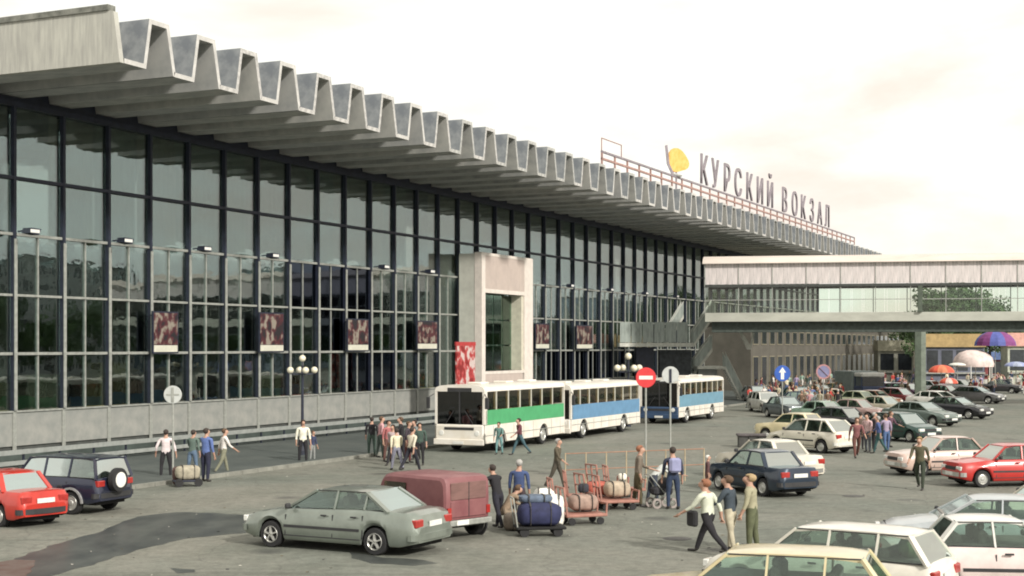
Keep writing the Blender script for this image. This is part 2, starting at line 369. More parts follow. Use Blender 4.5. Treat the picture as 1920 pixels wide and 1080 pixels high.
POSTER_BASE = ((.24, .21, .17), (.07, .012, .018), (.015, .012, .015))
pw = [('dark red and white figure poster hung nearest the left edge of the facade', 285, 333, 583, 663), ('dark red and white figure poster above the round-globed lamp post', 485, 531, 585, 661),
      ('figure poster hung between the dark doorway panes and the next bays', 650, 690, 597, 659), ('dim figure poster hung just left of the pink portal', 781, 819, 601, 656),
      ('figure poster just right of the pink portal', 1003, 1029, 606, 655), ('figure poster second to the right of the pink portal', 1080, 1110, 609, 655)]
for k, (lab, u0, u1, v0, v1) in enumerate(pw):
    tt = 44.55; a, b2 = s_of(u0, tt), s_of(u1, tt)
    z1 = HC + (650 - v0) / (2200 - u0) * tt / CT; z0 = HC + (650 - v1) / (2200 - u0) * tt / CT
    p = thing('poster', lab, 'poster', fac((a + b2) / 2, tt, z0), PHI, 'posters hung along the glass front')
    wd = (b2 - a) / 2; h = z1 - z0
    MB().box((-wd, -.05, 0), (wd, .03, h)).build('frame', M_steel, p)
    MB().box((-wd + .08, -.062, .42), (wd - .08, -.052, h - .08)).build('print', poster_mat(k, *POSTER_BASE), p)
    MB().box((-wd + .08, -.062, .08), (wd - .08, -.052, .40)).build('caption_strip', mat('caption_paper', (.55, .54, .45), .6, .1), p)
    for sx in (-1, 1): MB().bar((sx * wd * .8, .03, h - .2), (sx * wd * .8, .3, h - .2), .04).build('bracket', M_steel, p)
# floodlights on the mullions
fl = thing('floodlight', 'dark floodlight on a short arm, nearest the left edge of the glass front', 'floodlight', fac(S0 + .0, 44.65, 9.6), PHI, 'floodlights on the glass front')
MB().bar((0, 0, 0), (.05, -.55, .05), .06).build('arm', M_steel, fl)
MB().prism([(-.28, -.10), (.28, -.16), (.40, .10), (-.2, .12)], -.9, -.45).build('lamp_head', M_steel, fl)
MB().box((-.24, -.905, -.08), (.3, -.902, .06)).build('lens', M_clens, fl)
place = ['second from the left', 'third from the left', 'fourth from the left', 'above the dark window block', 'left of the pink portal', 'directly beside the pink portal top',
         'first past the pink portal', 'second past the pink portal', 'third past the pink portal', 'fourth past the pink portal']
for i, k in enumerate([2, 4, 6, 10, 12, 15, 20, 23, 26, 29]):
    dup(fl, 'dark floodlight on a short arm, ' + place[i], fac(S0 + 3 * k, 44.65, 9.6), PHI)
# entrance portal
pt = thing('entrance_portal', 'tall pinkish stone portal with a glazed recess projecting from the glass front', 'portal', fac(88.6, 43.0, 0), PHI)
M_pink = mat('pink_stone', (.50, .42, .37), .85, .12, 1.2, col2=(.44, .37, .33), bump=.15)
M_pgrey = mat('portal_side_stone', (.50, .50, .44), .85, .1, 1.2)
x0, x1, zb_, zt = .55, 6.85, 3.0, 8.7; PWd = 8.6; PH = 11.1
MB().box((0, .01, 0), (.4, 1.7, PH - .006)).build('side_cheek', M_pgrey, pt)
MB().box((PWd - .4, .01, 0), (PWd, 1.7, PH - .006)).build('side_cheek', M_pgrey, pt)
fr = MB(); fr.box((0.003, 0, 0), (x0, .0095, PH)); fr.box((.41, .0096, 0), (PWd - .41, 1.6, zb_)); fr.box((.41, .0096, zt), (PWd - .41, 1.6, PH - .003))
MB().box((x0 + .003, -.02, .1), (x1 - .003, .3, zb_)).build('lower_panel', M_pink, pt)
for k in range(4):
    a_ = .4 + k * (PWd - .8) / 4
    MB().bbox((a_ + .01, -.02, zt + .003), (a_ + (PWd - .8) / 4 - .01, .3, PH), .012).build('stone_panel', M_pink, pt)
M_rim = mat('portal_rim', (.66, .60, .54), .7, .08, 2)
for bx in (((-.02, -.05, 0), (x0, .5, PH + .08)), ((x1 + .25, -.05, 0), (PWd + .02, .5, PH + .08)), ((x0 + .003, -.045, zt - .28), (x1 + .247, .5, zt)), ((x0 + .003, -.045, PH - .12), (x1 + .247, .45, PH + .075)), ((x0 + .003, -.045, zb_ - .2), (x1 + .247, .5, zb_ + .0))):
    MB().box(*bx).build('rim', M_rim, pt)
MB().box((x1 - .1, .05, zb_ + .003), (x1 + .245, 1.0, zt - .283)).build('reveal', mat('reveal_stone', (.55, .52, .42), .8, .1), pt)
for k in range(4):
    for j in range(3):
        a_ = x0 + .05 + k * 1.56; c0 = zb_ + .05 + j * 1.8
        MB().box((a_ + .05, .85, c0), (a_ + 1.5, .87, c0 + 1.7)).build('pane', glass('portal_glass', (.30, .38, .34), .12, .05, (.8, 1, .9)), pt)
MB().box((x0, 1.45, zb_), (x1, 1.5, zt)).build('inner_blind', mat('portal_blind', (.12, .17, .14), .9, .5, .8, stretch=(3, 1, .2), col2=(.28, .34, .29)), pt)
# red billboard at portal foot
bb = thing('billboard', 'red and white advertising billboard at the left foot of the pink portal', 'billboard', fac(s_of(855, 40.5), 40.5, 0), PHI)
MB().box((0, -.05, 2.0), (2.6, .05, 4.75)).build('panel', poster_mat(9, (.55, .45, .42), (.42, .05, .05), (.22, .02, .02)), bb)
for xx in (.3, 2.2): MB().tube((xx, .1, 0), (xx, .1, 4.6), .05).build('post', M_steel, bb)
MB().box((-.06, -.06, 4.753), (2.66, .06, 5.0)).build('header', mat('billboard_red', (.40, .04, .04), .5), bb)
# guard railing along the pavement
gr = thing('guard_railing', 'low grey guard railing with two broad rails in front of the glass hall', 'railing', fac(30, 39.4, .12), PHI)
for z, hh in ((.62, .09), (.22, .08)): MB().box((0, -.02, z - hh), (51, .04, z + hh)).build('rail', mat('railing_paint', (.25, .265, .25), .6, .15, 3), gr)
for i in range(27): MB().box((i * 1.95, .045, 0), (i * 1.95 + .07, .11, .72)).build('post', M_steel, gr)
gs = thing('low_parapet', 'low dark green parapet wall behind the grey guard railing', 'wall', fac(30, 40.2, .12), PHI)
MB().box((0, 0, 0), (57, .18, .55)).build('wall', mat('dark_green_wall', (.05, .065, .058), .8, .3, 1), gs)
# ------------------------------------------------------------------ roof sign
def text_mesh(ch, size, depth, m):
    cu = bpy.data.curves.new('letter', 'FONT'); cu.body = ch; cu.size = size; cu.extrude = depth; cu.align_x = 'CENTER'; cu.offset = -.012
    o = bpy.data.objects.new('tmp', cu); COL.objects.link(o); bpy.context.view_layer.update()
    me = bpy.data.meshes.new_from_object(o.evaluated_get(bpy.context.evaluated_depsgraph_get())); bpy.data.objects.remove(o)
    me.name = 'letter'; me.materials.clear(); me.materials.append(m); return me
RT = 36.6
rs = thing('roof_sign', 'dark letter sign КУРСКИЙ ВОКЗАЛ on a rail frame along the roof edge', 'sign', fac(112, RT, 17.2), PHI)
M_sign = mat('sign_letter_grey', (.24, .21, .23), .6, .2)
M_red = mat('reddish_frame', (.36, .22, .19), .7, .2)
for ch, u in zip('КУРСКИЙВОКЗАЛ', (1320, 1341, 1363, 1384, 1405, 1425, 1444, 1471, 1490, 1506, 1522, 1537, 1551)):
    s = s_of(u, RT); o = link('letter', text_mesh(ch, 3.55, .08, M_sign), rs, (s - 112, 0, 1.42)); o.rotation_euler = (R(90), 0, 0)
sA, sB = s_of(1128, RT), s_of(1602, RT)
for z in (1.25, .75): MB().box((sA - 112, -.07, z - .07), (sB - 112, .07, z + .07)).build('rail', M_sign if z > 1 else M_red, rs)
k = sA
while k < sB: MB().box((k - 112, -.06, .15), (k - 111.88, .06, 1.18)).build('post', M_red, rs); k += 2.6
fr_ = MB(); fr_.bar((sA - 112, 0, 1.3), (sA - 112, 0, 2.2), .06); fr_.bar((sA - 112, 0, 2.2), (sA - 108, 0, 2.2), .06); fr_.bar((sA - 108, 0, 1.3), (sA - 108, 0, 2.2), .06); fr_.build('end_frame', M_red, rs)
em = thing('roof_emblem', 'orange leaf-shaped emblem standing on the roof edge before the letters', 'sign', fac(s_of(1268, RT), RT, 18.6), PHI - .3); em.scale = (.8, .8, .85)
lf = []
for i in range(26):
    a = 2 * math.pi * i / 26; rr = 1.15 * (1 + .16 * math.cos(a - 2.2) + .10 * math.cos(3 * a + .6)); lf.append((rr * 1.55 * math.cos(a) + .4, 1.25 + rr * .95 * math.sin(a)))
MB().prism(lf, -.1, .1).build('leaf', mat('orange_enamel', (.72, .36, .07), .5, .15, 2, col2=(.80, .50, .16)), em)
MB().prism([(-2.1, 2.6), (-1.75, 2.7), (-1.35, .9), (-.4, -.1), (-1.0, 0), (-1.8, .9)], -.16, -.11).build('dark_stroke', M_sign, em)
MB().tube((0, 0, -1.3), (0, 0, .4), .09).build('mast', M_sign, em)
MB().ball((0, 0, 0), .35, 8, sc=(3, 1, .5)).build('base_block', M_conc, em); 
# ------------------------------------------------------------------ low side building past the hall
def rowhouse(name, label, cat, s0, s1, t0, z, body, trim, nw, rows, dep=14):
    b = thing(name, label, cat, fac(s0, t0, 0), PHI); Ln = s1 - s0
    MB().box((0, 0, 0), (Ln, dep, z)).build('wall', body, b)
    MB().box((-.3, -.35, z), (Ln + .3, dep + .3, z + .4)).build('cornice', trim, b)
    step = Ln / nw
    for r, (a, c) in enumerate(rows):
        fme = MB().box((-.1, -.08, -.1), (step * .55 + .1, -.003, c - a + .1)).mesh('window', trim)
        pme = MB().box((0, -.09, 0), (step * .55, -.083, c - a)).mesh('pane', M_dglass2)
        for i in range(nw):
            f = link('window', fme, b, (step * (i + .22), 0, a)); link('pane', pme, f)
    return b
M_dglass2 = mat('dark_window', (.03, .035, .04), .15, .3, 2, spec=.8)
rowhouse('side_building', 'low brown building with two window rows beside the hall under the footbridge', 'building', 146, 262, 39.8, 7.2, mat('brown_render', (.10, .092, .075), .9, .2, .5), mat('ochre_trim', (.22, .20, .14), .9, .15), 34, [(5.0, 6.3), (.6, 3.6)], 5.0)

# ------------------------------------------------------------------ footbridge
BL = at(1322, 600, 117.5); BR = at(1960, 600, 112.2)
bdir = Vector((BR.x - BL.x, BR.y - BL.y, 0)); BLen = bdir.length; brz = math.atan2(bdir.y, bdir.x)
def bz(v, Y=114.5): return HC - (v - 650) * Y / F
br = thing('footbridge', 'covered glazed footbridge crossing the car park on a green column', 'footbridge', (BL.x, BL.y, 0), brz)
z0, z1, z2, z3, z4 = bz(602), bz(585), bz(534), bz(490), bz(474)
M_bslab = mat('bridge_fascia', (.42, .425, .37), .8, .12, 1, stretch=(.4, 1, 1))
BW = 4.2; LB = BLen + 26
MB().box((0, 0, z0), (LB, .25, z1)).build('fascia', M_bslab, br); MB().box((0, BW - .25, z0), (LB, BW, z1)).build('fascia', M_bslab, br)
MB().box((0, .253, z0 + .05), (LB, BW - .253, z0 + .35)).build('deck', M_conc, br)
MB().box((0.5, .7, z0 - .85), (LB, 1.1, z0 - .003)).build('girder', mat('bridge_girder', (.06, .075, .065), .7, .3), br)
MB().box((0.5, BW - 1.1, z0 - .85), (LB, BW - .7, z0 - .003)).build('girder', mat('bridge_girder', (0, 0, 0)), br)
M_bgl = glass('bridge_glass', (.93, .96, .93), .0, .05, (.6, .6, .6))
M_trans = glass('bridge_translucent', (.62, .58, .56), .10, .3, (.9, .85, .82))
nb = int(LB / .9)
pg = MB().box((.03, 0, z1 + .03), (.885, .02, z2 - .12)).mesh('pane', M_bgl)
pt2 = MB().box((.006, 0, z2 + .15), (.894, .02, z3 - .02)).mesh('upper_panel', mat('ribbed_plastic', (.40, .38, .37), .6, .25, 2.5, col2=(.78, .70, .68), stretch=(6, 1, .3)))
mg = MB().box((-.03, -.05, z1), (.03, .06, z3)).mesh('upright', M_alu)
for i in range(nb):
    for y in (.1, BW - .12): link('pane', pg, br, (i * .9, y, 0)); 
    link('upper_panel', pt2, br, (i * .9, .1, 0))
    if i % 3 == 0: link('upright', mg, br, (i * .9, .1, 0)); link('upright', mg, br, (i * .9, BW - .12, 0))
M_bdk = mat('bridge_dark_rail', (.05, .055, .05), .6, .2)
for y in (-.02, BW - .16): MB().box((0, y, z2 - .10), (LB, y + .18, z2 + .12)).build('rail', M_bdk, br)
MB().box((0, .02, z1 + 1.0), (LB, .06, z1 + 1.06)).build('handrail', M_alu, br)
rf = MB(); ns = 8; prof = []
for i in range(ns + 1):
    a = i / ns; prof.append((-.25 + (BW + .5) * a, z3 + (z4 - z3) * math.sin(math.pi * a) ** .6))
rf.prism([(y, z) for y, z in prof] + [(BW + .25, z3 - .05), (-.25, z3 - .05)], -.2, LB, axis='X')
rf.build('roof', mat('bridge_roof', (.60, .53, .47), .6, .1, 1, stretch=(.3, 1, 1)), br)
colp = at(1727, 650, 113.9)
bc = thing('bridge_column', 'tall green steel column carrying the footbridge among the cars', 'column', (colp.x, colp.y + .2, 0), brz)
M_gcol = mat('green_column', (.075, .095, .07), .6, .2); M_gcol2 = mat('green_column_light', (.19, .22, .18), .6, .2)
MB().box((-.42, -.2, 0), (.05, .4, z0 - .86)).build('shaft', M_gcol, bc); MB().box((.053, -.15, 0), (.42, .35, z0 - .86)).build('pale_side', M_gcol2, bc)  # right half of the column in a paler green
MB().box((-.7, -.5, 0), (.7, .7, .15)).build('base_plate', M_conc, bc)
MB().box((-.2, -.25, z1), (.15, .02, z2 - .1)).build('upper_shaft', M_gcol, bc)
# stairs from bridge to the pavement
sp = at(1162, 650, 124.0)
stt = thing('footbridge_stairs', 'grey zigzag stairs and glass-sided landing at the building end of the footbridge', 'stairs', (sp.x, sp.y, 0), brz * .0)
M_sg = mat('stair_panel', (.32, .36, .33), .5, .25, 1.5, stretch=(3, 1, .5)); M_sl = mat('stair_stringer', (.56, .56, .50), .7, .15)
def ux(u): return (u - 1162) / F * 124
def vz(v): return HC - (v - 650) / F * 124
MB().box((0, 0, vz(650)), (ux(1300), 3.4, vz(643))).build('landing', M_sl, stt)
for i in range(6):
    a, b2 = ux(1162) + i * ux(1290) / 6, ux(1162) + (i + 1) * ux(1290) / 6
    MB().box((a + .03, .02, vz(642)), (b2 - .03, .06, vz(604))).build('landing_panel', M_sg, stt)
def flight(u0, v0, u1, v1, y0, y1, nm=10, par=26):
    xa, za, xb, zb2 = ux(u0), vz(v0), ux(u1), vz(v1)
    for y in (y0, y1): 
        MB().prism([(xa, za - .25), (xb, zb2 - .25), (xb, zb2 + .08), (xa, za + .08)], y - .06, y + .06).build('stringer', M_sl, stt)
        h = par / F * 124
        MB().prism([(xa, za + .083), (xb, zb2 + .083), (xb, zb2 + h), (xa, za + h)], y - .015, y + .015).build('side_panel', M_sg, stt)
        MB().prism([(xa, za + h), (xb, zb2 + h), (xb, zb2 + h + .1), (xa, za + h + .1)], y - .04, y + .04).build('handrail', M_sl, stt)
    for i in range(nm):
        f = (i + .5) / nm; x = xa + (xb - xa) * f; z = za + (zb2 - za) * f; dx = abs(xb - xa) / nm / 2
        MB().box((x - dx, y0 + .065, z - .05), (x + dx, y1 - .065, z)).build('step', M_conc, stt)
flight(1300, 648, 1340, 588, .2, 1.9, 12)
flight(1255, 648, 1290, 590, 3.2, 4.8, 10)
flight(1342, 654, 1308, 700, 2.2, 3.6, 10)
flight(1360, 688, 1392, 752, .0, 1.6, 14)
MB().box((ux(1308), .0, vz(692)), (ux(1360), 3.6, vz(687))).build('landing', M_sl, stt)
MB().box((ux(1315), 1.8, 0), (ux(1350), 3.4, vz(693))).build('pier', M_conc, stt)
MB().box((ux(1195), 1.0, 0), (ux(1228), 3.2, vz(651))).build('dark_block', M_steel, stt)  # dark block under the landing
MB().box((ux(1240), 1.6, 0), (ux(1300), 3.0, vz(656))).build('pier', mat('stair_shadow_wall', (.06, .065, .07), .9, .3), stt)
MB().prism([(ux(1376), vz(622)), (ux(1381), vz(622)), (ux(1396), vz(648)), (ux(1400), vz(623)), (ux(1404), vz(623)), (ux(1398), vz(655)), (ux(1390), vz(655))], -3, -2.8).build('brace', M_sl, stt)

# ------------------------------------------------------------------ vehicles
M_hub = mat('hub_cap', (.50, .50, .47), .35, .15, 8, metal=.5)
M_busglass = glass('bus_glass', (.66, .62, .50), .09, .04, (.9, .85, .75)); M_buswind0 = glass('bus_windscreen', (.20, .20, .24), .03, .03)
M_seat = mat('car_seat', (.22, .21, .19), .9, .2); M_trim = mat('car_trim', (.03, .03, .032), .6, .2)
M_plate = mat('number_plate', (.68, .68, .64), .5, .1, 12)
def wheel_meshes(r, wd, style, cache={}):
    k = (r, wd, style)
    if k in cache: return cache[k]
    n = 22
    ty = MB().lathe([(r * .60, -wd / 2), (r * .93, -wd / 2), (r, -wd * .36), (r, wd * .36), (r * .93, wd / 2), (r * .60, wd / 2), (r * .60, wd * .2), (.001, wd * .18)], axis='Y', n=n).mesh('tyre', M_black, 40)
    rm = MB()
    rm.lathe([(r * .64, wd / 2 - .005), (r * .61, wd / 2 + .012), (r * .56, wd / 2 - .004), (r * .52, wd * .28)], axis='Y', n=n)
    if style == 'alloy':
        for i in range(5):
            a = 2 * math.pi * i / 5 + .3; rm.bar((math.cos(a) * r * .1, wd / 2 - .01, math.sin(a) * r * .1), (math.cos(a) * r * .56, wd / 2 - .012, math.sin(a) * r * .56), .085, .03)
        rm.lathe([(.001, wd / 2 + .012), (r * .18, wd / 2 + .006), (r * .2, wd / 2 - .02)], axis='Y', n=12)
    else:
        rm.lathe([(.001, wd / 2 + .012), (r * .2, wd / 2 + .008), (r * .26, wd / 2 - .012), (r * .44, wd / 2 - .004), (r * .54, wd / 2 - .02)], axis='Y', n=n)
    cache[k] = (ty, rm.mesh('rim', M_hub, 40)); return cache[k]
def paint(name, c, metal=.25): return mat('paint_' + name, c, .30, .12, 2.2, metal=metal, coat=.7, detail=6)
def interp(pts, x):
    if x <= pts[0][0]: return pts[0][1]
    for (a, b), (c, d) in zip(pts, pts[1:]):
        if x <= c: f = (x - a) / (c - a); f = f * f * (3 - 2 * f) * .5 + f * .5; return b + (d - b) * f
    return pts[-1][1]
TYPES = {  # L W H wb front-axle-x | lower-body top line | cabin: xa(ws base) xb(roof front) xc(roof rear) xd(rear glass base) | pillars
 'sedan':  dict(L=4.75, W=1.78, H=1.42, wb=2.83, top=[(-2.38, .62), (-2.30, .88), (-2.1, .96), (-1.2, .985), (.9, .93), (1.15, .90), (1.9, .80), (2.22, .70), (2.37, .52)], cab=(1.12, .30, -.98, -1.62), pil=[-.22, -1.02]),
 'boxy':   dict(L=4.10, W=1.62, H=1.42, wb=2.42, top=[(-2.05, .60), (-2.02, .90), (-1.9, .93), (-1.0, .93), (.75, .92), (1.0, .90), (1.85, .82), (2.0, .78), (2.05, .55)], cab=(.86, .32, -.82, -1.20), pil=[-.18]),
 'hatch':  dict(L=3.95, W=1.66, H=1.43, wb=2.47, top=[(-1.98, .62), (-1.93, .88), (-1.8, .92), (-1.0, .92), (.8, .90), (1.05, .88), (1.7, .76), (1.9, .66), (1.98, .5)], cab=(.95, .35, -1.25, -1.80), pil=[-.25, -1.02]),
 'wagon':  dict(L=4.45, W=1.68, H=1.46, wb=2.6, top=[(-2.22, .62), (-2.18, .88), (-2.1, .93), (-1.0, .93), (.8, .92), (1.05, .89), (1.9, .79), (2.15, .68), (2.22, .5)], cab=(.95, .35, -1.72, -2.08), pil=[-.25, -1.15]),
 'suv':    dict(L=4.25, W=1.76, H=1.66, wb=2.58, top=[(-2.12, .70), (-2.09, 1.02), (-2.0, 1.06), (-1.0, 1.06), (.7, 1.05), (.95, 1.03), (1.9, .97), (2.08, .86), (2.12, .6)], cab=(.85, .42, -1.88, -2.04), pil=[-.15, -1.05]),
}
_carproto = {}
def car_proto(kind, style, detail):
    key = (kind, style, detail)
    if key in _carproto: return _carproto[key]
    d = TYPES[kind]; L, W, H, wb = d['L'], d['W'], d['H'], d['wb']; xf = wb / 2 + .08; xr = xf - wb
    r = .335 if kind == 'suv' else (.305 if kind == 'sedan' else .285); ra = r + .055; sill = .30 if kind == 'suv' else .21
    parts = []
    # body shell
    nst = 64; body = MB(); rows = []
    for i in range(nst + 1):
        x = -L / 2 + L * i / nst; q = abs(2 * x / L)
        hw = W / 2 * (1 - .10 * q ** 5 - .10 * max(0, (q - .93) / .07) ** 2)
        zt = interp(d['top'], x); zb = sill + .10 * max(0, (q - .82) / .18)
        for xw in (xf, xr):
            dd = abs(x - xw)
            if dd < ra: zb = max(zb, r + math.sqrt(ra * ra - dd * dd))
        zm = max(.50, zb + .07); zs = max(zt - .10, zm + .02)
        rows.append([(x, hw - .05, zb), (x, hw - .004, zb + .05), (x, hw + .012, zm), (x, hw, (zm + zs) / 2), (x, hw - .035, zs), (x, hw - .10, zt), (x, hw * .5, zt + .02), (x, 0, zt + .027)])
    nr = 15; vs = []
    for rw in rows: vs += rw + [(p[0], -p[1], p[2]) for p in reversed(rw[:-1])]
    fs = []
    for i in range(nst):
        for j in range(nr - 1): a = i * nr + j; fs.append((a, a + 1, a + nr + 1, a + nr))
    fs.append(tuple(range(nr))); fs.append(tuple(range(nst * nr + nr - 1, nst * nr - 1, -1)))
    body.add(vs, fs); parts.append(('body', body.mesh('body', [None], 50), 'P', []))
    ub = MB().box((-L / 2 + .2, -W / 2 + .26, sill - .03), (L / 2 - .2, W / 2 - .26, .74))
    ub.box((xr + ra + .02, -W / 2 + .07, sill + .02), (xf - ra - .02, W / 2 - .07, .45))
    parts.append(('underbody', ub.mesh('underbody', M_under), 0, []))
    # cabin
    xa, xb, xc, xd = d['cab']; wbt = W / 2 - .115; wr = W / 2 - .25; za = interp(d['top'], xa) + .01; zd = interp(d['top'], xd) + .01; zr = H - .055
    rf = MB(); vs = []; nx, ny = 8, 6
    for i in range(nx + 1):
        f = i / nx; x = xc - .05 + (xb - xc + .10) * f; zz = zr + .055 * (1 - (2 * f - 1) ** 4)
        for j in range(ny + 1):
            g = 2 * j / ny - 1; vs.append((x, g * (wr + .02), zz - .035 * g ** 4 + .0))
    o_ = len(vs); vs += [(a, b, c - .045) for a, b, c in vs]
    fs = []
    for i in range(nx):
        for j in range(ny):
            a = i * (ny + 1) + j; fs.append((a, a + ny + 1, a + ny + 2, a + 1)); fs.append((o_ + a, o_ + a + 1, o_ + a + ny + 2, o_ + a + ny + 1))
    edge = [i * (ny + 1) for i in range(nx + 1)] + [nx * (ny + 1) + j for j in range(1, ny + 1)] + [i * (ny + 1) + ny for i in range(nx - 1, -1, -1)] + [j for j in range(ny - 1, 0, -1)]
    for a, b in zip(edge, edge[1:] + edge[:1]): fs.append((a, b, o_ + b, o_ + a))
    rf.add(vs, fs)
    def P3(x_b, x_t, f, s, o=0):
        zb_ = interp(d['top'], x_b) ; y = wbt + (wr - wbt) * f + o; return (x_b + (x_t - x_b) * f, s * y, zb_ + (zr + .01 - zb_) * f)
    pil = d['pil']
    for s in (1, -1):
        rf.bar(P3(xa, xb, -.02, s), P3(xa, xb, .95, s), .065, .05); rf.bar(P3(xd, xc, -.05, s), P3(xd, xc, .95, s), .13 if kind != 'suv' else .1, .05)
        for p in pil: rf.bar(P3(p, p - .03, -.03, s, .003), P3(p, p - .03, .96, s, .003), .06, .035)
    parts.append(('roof', rf.mesh('roof', [None], 40), 'P', []))
    def quad(name, pts, m, t=.012):
        nrm = (Vector(pts[1]) - Vector(pts[0])).cross(Vector(pts[2]) - Vector(pts[0])).normalized() * t
        q = MB().add([Vector(p) for p in pts] + [Vector(p) + nrm for p in pts], [(0, 1, 2, 3), (7, 6, 5, 4), (0, 4, 5, 1), (1, 5, 6, 2), (2, 6, 7, 3), (3, 7, 4, 0)])
        return (name, q.mesh(name, m), 0, [])
    parts.append(quad('windscreen', [P3(xa, xb, 0, 1, -.02), P3(xa, xb, 0, -1, -.02), P3(xa, xb, .97, -1, -.02), P3(xa, xb, .97, 1, -.02)], M_cglass))
    parts.append(quad('rear_window', [P3(xd, xc, 0, 1, -.03), P3(xd, xc, 0, -1, -.03), P3(xd, xc, .97, -1, -.03), P3(xd, xc, .97, 1, -.03)], M_cglass))
    cuts_b = [xa] + pil + [xd]; cuts_t = [xb] + [p - .03 for p in pil] + [xc]
    for s in (1, -1):
        for i in range(len(cuts_b) - 1):
            parts.append(quad('side_window', [P3(cuts_b[i], cuts_t[i], .03, s, -.012), P3(cuts_b[i + 1], cuts_t[i + 1], .03, s, -.012), P3(cuts_b[i + 1], cuts_t[i + 1], .97, s, -.012), P3(cuts_b[i], cuts_t[i], .97, s, -.012)], M_cglass))
    # interior
    it = MB(); it.box((xd + .1, -wbt + .05, zd - .02), (xa - .15, wbt - .05, zd + .035))
    for s in (1, -1): it.bbox((-.45, s * .37 - .23, zd), (-.28, s * .37 + .23, zd + .26), .05); it.bbox((-.42, s * .37 - .11, zd + .26), (-.32, s * .37 + .11, zd + .40), .03)
    xx = max(xd + .3, -1.35); it.bbox((xx, -wbt + .12, zd), (xx + .16, wbt - .12, zd + .2), .05)
    parts.append(('seats', it.mesh('seats', M_seat), 0, []))
    # wheels
    ty, rm = wheel_meshes(r, .19, style)
    for xw in (xf, xr):
        for s in (1, -1): parts.append(('wheel', ty, ('W', xw, s * (W / 2 - .115), r, s), [('rim', rm, 0)]))
    # lights, bumpers, plates, seams
    y1 = W / 2 - .12; fx, rx = L / 2, -L / 2; zl = .62 if kind != 'suv' else .78
    for s in (1, -1):
        a = MB().bbox((fx - .14, min(s * y1, s * (y1 - .34)), zl - .07), (fx - .012, max(s * y1, s * (y1 - .34)), zl + .075), .02)
        parts.append(('headlight', a.mesh('headlight', M_clens), 0, []))
        a = MB().bbox((rx - .012 + .02, min(s * (y1 + .01), s * (y1 - .30)), zl + .02), (rx + .16, max(s * (y1 + .01), s * (y1 - .30)), zl + .20), .02)
        parts.append(('tail_light', a.mesh('tail_light', M_redplas), 0, []))
        if detail:
            a = MB().bbox((xa - .22, min(s * (W / 2 - .02), s * (W / 2 + .14)), za + .02), (xa - .12, max(s * (W / 2 - .02), s * (W / 2 + .14)), za + .14), .03)
            parts.append(('mirror', a.mesh('mirror', M_trim), 0, []))
    for s, x in ((1, fx), (-1, rx)):
        bm_ = MB(); pts = [(-1, -.10), (-.93, -.02), (-.5, .035), (0, .045), (.5, .035), (.93, -.02), (1, -.10)]; hw = W / 2 - .03
        vs = []
        for g, dx in pts:
            for oo, zz in ((0, .36), (.0, .50), (-.09, .50), (-.09, .36)): vs.append((x + s * (dx + oo), g * hw, zz + (.12 if kind == 'suv' else 0)))
        fs = [(3, 2, 1, 0), (24, 25, 26, 27)]
        for i in range(6):
            for j in range(4): k2 = (j + 1) % 4; fs.append((i * 4 + j, i * 4 + k2, i * 4 + 4 + k2, i * 4 + 4 + j))
        bm_.add(vs, fs); parts.append(('bumper', bm_.mesh('bumper', [None]), 'B', []))
        z_ = .44 if s > 0 else .70
        if kind in ('suv',): z_ += .1
        a = MB().box((x + s * (.052 if s > 0 else .004) - .006, -.26, z_ - .06), (x + s * (.052 if s > 0 else .012) + .006, .26, z_ + .06))
        if s < 0: a = MB().box((x - .02, -.26, z_ - .06), (x - .004, .26, z_ + .06))
        parts.append(('number_plate', a.mesh('number_plate', M_plate), 0, []))
    if detail:
        g = MB().box((fx - .035, -.36, zl - .06), (fx + .006, .36, zl + .06)); parts.append(('grille', g.mesh('grille', M_trim), 0, []))
        for s in (1, -1):
            wt = MB(); wt.bar(P3(xa, xb, .02, s, .012), P3(xd, xc, .02, s, .012), .022, .022); wt.bar(P3(xb, xb, .955, s, .012), P3(xc, xc, .955, s, .012), .02, .02)
            wt.bar(P3(xa, xb, .02, s, .004), P3(xa, xb, .93, s, .004), .02, .02); parts.append(('window_trim', wt.mesh('window_trim', M_trim), 0, []))
            sm = MB(); yy = s * (W / 2 + .002)
            for p in [xa - .05] + pil[:2]: sm.bar((p, yy + s * .0, .34), (p, yy - s * .02, interp(d['top'], p) - .12), .016, .02)
            if pil: sm.bar((xr + ra + .02, yy, .32), (xf - ra - .02, yy, .32), .012, .02)
            parts.append(('door_seam', sm.mesh('door_seam', M_trim), 0, []))
            for p in [pil[0] + .14] + ([pil[1] + .14] if len(pil) > 1 else []):
                h = MB().bbox((p, min(yy, yy + s * .035), .80), (p + .16, max(yy, yy + s * .035), .835), .008); parts.append(('door_handle', h.mesh('door_handle', M_trim), 0, []))
            st = MB().box((xr + ra + .03, min(yy - s * .01, yy + s * .018), .50), (xf - ra - .03, max(yy - s * .01, yy + s * .018), .56)); parts.append(('side_moulding', st.mesh('side_moulding', M_trim), 0, []))
    _carproto[key] = parts; return parts
def car(name, label, cat, kind, col, pos, hd, style='cap', detail=True, bump=None, group='cars standing in the station forecourt', sc=1.0, top=None):
    """pos ground point of car centre, hd heading in degrees clockwise from +Y"""
    a = math.pi / 2 - R(hd); t = thing(name, label, cat, (pos[0], pos[1], 0), a, group); t.scale = (sc, sc, sc)
    bump = bump or M_trim
    for nm, me, tr, sub in car_proto(kind, style, detail):
        o = link(nm, me, t)
        if tr in ('P', 'B'):
            o.material_slots[0].link = 'OBJECT'; o.material_slots[0].material = (bump if tr == 'B' else (top if (top and nm == 'roof') else col))
        elif isinstance(tr, tuple):
            o.location = tr[1:4]; o.rotation_euler = (0, 0, 0 if tr[4] > 0 else math.pi)
        for sn, sm, _ in sub: link(sn, sm, o)
    return t
